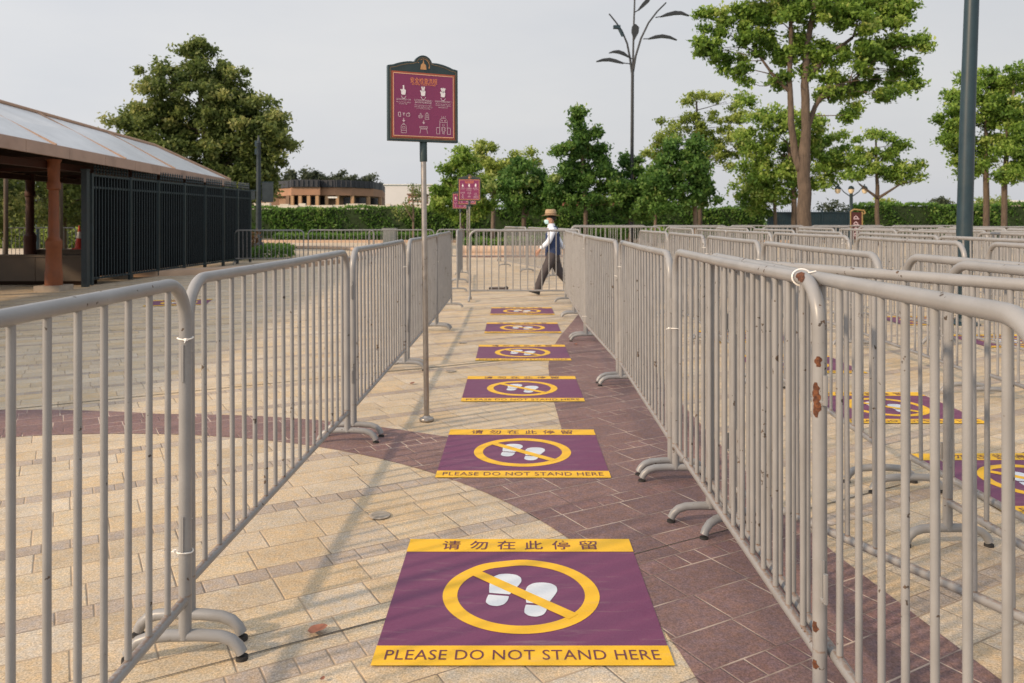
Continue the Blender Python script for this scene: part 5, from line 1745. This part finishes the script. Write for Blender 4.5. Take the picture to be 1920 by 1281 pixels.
dead_leaf(wx(788, 7.6), 7.0, .9, .05, 'small dark leaf lying behind the sign pole foot')
dead_leaf(wx(1078, 9.3), 9.2, 2.0, .05, 'small pale leaf on the red paving by the right barrier foot')

rbp = thing('rubber_base', 'dark flat rubber base lying behind the gate', 'base', (wx(935, 16.4), 16.4, 0))
MB().prism(rounded([(-.20, -.13), (.20, -.13), (.20, .13), (-.20, .13)], .05), lambda u, v, t: (u, v, t), 0.001, .05).build('slab', simple('brown_black_rubber', (0.05, 0.035, 0.03), 0.7), rbp, angle=40)
MB().tube([(.12, -.02, .05), (.16, -.02, .075), (.20, -.02, .05)], .012, 6).build('handle', M['rubber'], rbp)

# ------------------------------------------------------------------ the walking man
def skin_obj(name, chains, mat, parent, sub=2, root=0, extra=None):
    """chains: list of [(x,y,z,r), ...]; points that coincide are shared, so the result is one surface"""
    V, R, E, idx = [], [], [], {}
    def vid(p):
        key = (round(p[0], 4), round(p[1], 4), round(p[2], 4))
        if key not in idx:
            idx[key] = len(V); V.append(p[:3]); R.append(p[3:])
        return idx[key]
    for ch in chains:
        ids = [vid(p) for p in ch]
        for a, b_ in zip(ids[:-1], ids[1:]):
            E.append((a, b_))
    me = bpy.data.meshes.new(name)
    me.from_pydata(V, E, [])
    o = bpy.data.objects.new(name, me)
    COL.objects.link(o)
    o.modifiers.new('skin', 'SKIN')
    for i, sv in enumerate(me.skin_vertices[0].data):
        r = R[i]
        sv.radius = (r[0], r[1] if len(r) > 1 else r[0])
        sv.use_root = (i == root)
    s_ = o.modifiers.new('sub', 'SUBSURF'); s_.levels = sub; s_.render_levels = sub
    bpy.context.view_layer.update()
    dg = bpy.context.evaluated_depsgraph_get()
    m2 = bpy.data.meshes.new_from_object(o.evaluated_get(dg))
    COL.objects.unlink(o); bpy.data.objects.remove(o); bpy.data.meshes.remove(me)
    m2.name = name
    m2.materials.clear()
    if mat:
        m2.materials.append(mat)
    if extra:
        bm = bmesh.new(); bm.from_mesh(m2)
        tmp = extra.mesh('tmp', None)
        bm.from_mesh(tmp)
        bm.to_mesh(m2); bm.free(); bpy.data.meshes.remove(tmp)
    m2.polygons.foreach_set('use_smooth', [True] * len(m2.polygons))
    return link(bpy.data.objects.new(name, m2), parent)

man = thing('person', 'man in straw hat, blue mask and navy vest walking left behind the gate', 'person', (0.79, 15.35, 0))
skin = simple('tan_skin', (0.42, 0.235, 0.16), 0.55, var=0.06)
shirt = simple('white_cotton', (0.68, 0.74, 0.84), 0.8, var=0.05, scale=20)
vest_m = simple('navy_cloth', (0.022, 0.040, 0.105), 0.8, var=0.15, scale=15)
trous = simple('charcoal_cloth', (0.060, 0.052, 0.056), 0.85, var=0.15, scale=15)
shoe_m = simple('black_leather', (0.018, 0.017, 0.017), 0.35)
straw = simple('tan_straw', (0.38, 0.27, 0.165), 0.8, var=0.15, scale=60, bump=0.5)
mask_m = simple('pale_blue_mask', (0.42, 0.66, 0.72), 0.8, var=0.05)
hair_m = simple('black_hair', (0.02, 0.016, 0.014), 0.6)
def hand(wr, dr, side):
    """palm and five fingers hanging along dr, knuckles toward the camera side"""
    w = Vector(wr[:3]); dr = Vector(dr).normalized()
    ax = Vector((0, 1, 0)); fw = dr.cross(ax).normalized()   # across the palm
    ch = []
    k0 = w + dr * .045
    ch.append([tuple(w) + (.024, .018), tuple(k0) + (.034, .017)])
    for j, (off, ln) in enumerate(((-.030, .066), (-.010, .076), (.010, .072), (.029, .056))):
        b_ = w + dr * .078 + fw * off
        m1 = b_ + dr * ln * .45 + ax * side * .010
        e = b_ + dr * ln * .85 + ax * side * .034
        ch.append([tuple(k0) + (.034, .017), tuple(b_) + (.0105,), tuple(m1) + (.009,), tuple(e) + (.0075,)])
    t0 = w + dr * .03 - fw * .034
    ch.append([tuple(k0) + (.034, .017), tuple(t0) + (.011,), tuple(t0 + dr * .036 - fw * .018) + (.0095,), tuple(t0 + dr * .058 - fw * .020 + ax * side * .008) + (.008,)])
    return ch
# joints: forward is -x, the near side is -y
pel = (0.0, 0.0, 0.80, .09, .11)
chest = (-.01, 0, 1.15, .08, .11); upch = (-.02, 0, 1.25, .05, .06)
neck = (-.03, 0, 1.35, .05); skl = (-.060, 0, 1.435, .098, .082); crown_ = (-.05, 0, 1.50, .098, .085)
shN = (0.0, -.16, 1.24, .030); elN = (-.085, -.20, 1.04, .034); wrN = (-.265, -.185, .875, .026)
shF = (0.0, .16, 1.24, .030); elF = (.13, .205, 1.04, .040); wrF = (.24, .20, .84, .026)
hipN = (-.02, -.09, .76, .07); knN = (-.17, -.085, .455, .045); anN = (-.315, -.08, .095, .028); toN = (-.43, -.08, .085, .03)
hipF = (.02, .09, .76, .07); knF = (.12, .085, .45, .045); anF = (.38, .085, .155, .028); toF = (.30, .085, .045, .03)
feat = MB()
feat.sphere((-.148, 0, 1.438), (.022, .014, .020), 8, 6)                    # nose
for s in (-1, 1):
    feat.sphere((-.035, s * .074, 1.425), (.022, .010, .030), 8, 6)         # ears
    feat.sphere((-.118, s * .028, 1.455), (.010, .012, .008), 8, 6)         # eyes
body_chains = [[pel, chest, upch, neck, skl, crown_], [upch, shN, elN, wrN], [upch, shF, elF, wrF], [pel, hipN, knN, anN, toN], [pel, hipF, knF, anF, toF]]
body_chains += hand(wrN, (-.55, -.02, -.8), -1) + hand(wrF, (.4, 0, -.9), 1)
skin_obj('body', body_chains, skin, man, 2, 0, feat)
# trousers, with a fold at knee and a wide cuff
skin_obj('trousers', [[(0, 0, .90, .125, .155), (0, 0, .80, .135, .165), (-.028, -.09, .70, .118), (-.095, -.088, .585, .104), (-.17, -.086, .455, .090), (-.235, -.083, .30, .084), (-.295, -.081, .14, .082), (-.310, -.08, .075, .080)],
    [(0, 0, .80, .135, .165), (.028, .09, .70, .118), (.065, .087, .585, .104), (.12, .085, .455, .090), (.24, .085, .31, .084), (.355, .085, .19, .080), (.385, .085, .15, .078)]], trous, man, 2, 0)
# shirt: yoke, collar and two long sleeves
skin_obj('shirt', [[(0, 0, .86, .112, .145), (-.008, 0, 1.05, .108, .14), (-.01, 0, 1.2, .105, .15), (-.015, 0, 1.29, .075, .085), (-.027, 0, 1.345, .058)],
    [(-.01, 0, 1.2, .105, .15), (0.0, -.165, 1.255, .064), (-.045, -.19, 1.14, .058), (-.088, -.202, 1.035, .054), (-.18, -.195, .95, .049), (-.250, -.186, .890, .042)],
    [(-.01, 0, 1.2, .105, .15), (0.0, .165, 1.255, .064), (.07, .19, 1.14, .058), (.13, .206, 1.035, .054), (.19, .203, .94, .049), (.232, .2, .862, .042)]], shirt, man, 2, 0)
# vest as a shaped shell round the trunk
def oval(cx, z, rx, ry, n=24, dip=0.0):
    return [(cx + rx * math.cos(2 * PI * k / n), ry * math.sin(2 * PI * k / n), z - dip * max(0, -math.cos(2 * PI * k / n))) for k in range(n)]
MB().loft([oval(-.002, .775, .146, .178, dip=.03), oval(-.002, .81, .148, .180), oval(-.004, .95, .140, .172), oval(-.008, 1.08, .140, .172), oval(-.006, 1.18, .134, .168), oval(.008, 1.25, .105, .140), oval(.022, 1.30, .066, .098), oval(.03, 1.325, .045, .07)]).build('vest', vest_m, man, angle=60)
MB().loft([oval(-.024, 1.285, .085, .10), oval(-.030, 1.325, .074, .080), oval(-.036, 1.365, .068, .072), oval(-.040, 1.375, .066, .070)]).build('collar', shirt, man, angle=60)
# shoes
def shoe(heel, toe, roll):
    h = Vector(heel); t_ = Vector(toe)
    dr = (t_ - h).normalized(); upv = Vector((0, 1, 0)).cross(dr); upv = upv if upv.z > 0 else -upv
    rings = []
    for s, w, hh in ((0.0, .022, .045), (.04, .034, .072), (.25, .040, .085), (.5, .042, .068), (.75, .045, .048), (.93, .034, .034), (1.0, .014, .018)):
        p = h + (t_ - h) * s
        rings.append([tuple(p + Vector((0, math.cos(a) * w, 0)) + upv * (max(0.0, math.sin(a)) * hh)) for a in np.linspace(0, 2 * PI, 14, endpoint=False)])
    o = MB().loft(rings).build('shoe', shoe_m, man, angle=60)
shoe((-.262, -.08, .008), (-.515, -.08, .085), 0)
shoe((.445, .085, .135), (.275, .085, .006), 0)
# head wear
hat = bpy.data.objects
ht = MB()
rg0 = []
for rx, ry, z, dip in ((.178, .155, 1.520, .008), (.186, .163, 1.527, .010), (.118, .105, 1.538, 0), (.110, .096, 1.548, 0), (.106, .092, 1.60, 0), (.099, .085, 1.636, 0), (.078, .062, 1.650, 0), (.02, .02, 1.640, 0)):
    n = 28
    rg0.append([(-.045 + rx * math.cos(2 * PI * k / n), ry * math.sin(2 * PI * k / n), z + (dip * 2.2 * math.sin(2 * PI * k / n) ** 2 if rx > .15 else 0)) for k in range(n)])
hto = ht.loft(rg0).build('straw_hat', straw, man, angle=50)
hb = MB()
hb.loft([[(-.045 + r_ * 1.09 * math.cos(2 * PI * k / 28), r_ * .945 * math.sin(2 * PI * k / 28), z) for k in range(28)] for r_, z in ((.101, 1.546), (.101, 1.572))])
hb.build('hat_band', simple('brown_ribbon', (0.16, 0.10, 0.06), 0.7), hto, angle=50)
mk_ = MB()
mr = []
for z, rx, ry in ((1.450, .098, .072), (1.43, .116, .076), (1.40, .115, .074), (1.368, .092, .064)):
    mr.append([(-.055 - rx * math.cos(a), ry * math.sin(a), z) for a in np.linspace(-1.25, 1.25, 12)])
vs = [p for r_ in mr for p in r_]; fs = []
for i in range(3):
    for k in range(11):
        fs.append((i * 12 + k, i * 12 + k + 1, (i + 1) * 12 + k + 1, (i + 1) * 12 + k))
mk_.add(vs, fs)
for s in (-1, 1):
    mk_.tube([(-.088, s * .064, 1.44), (-.03, s * .078, 1.44)], .0025, 5)
mk_.build('face_mask', mask_m, man, angle=70)
MB().sphere((-.018, 0, 1.482), (.086, .080, .062), 14, 10).build('hair', hair_m, man)
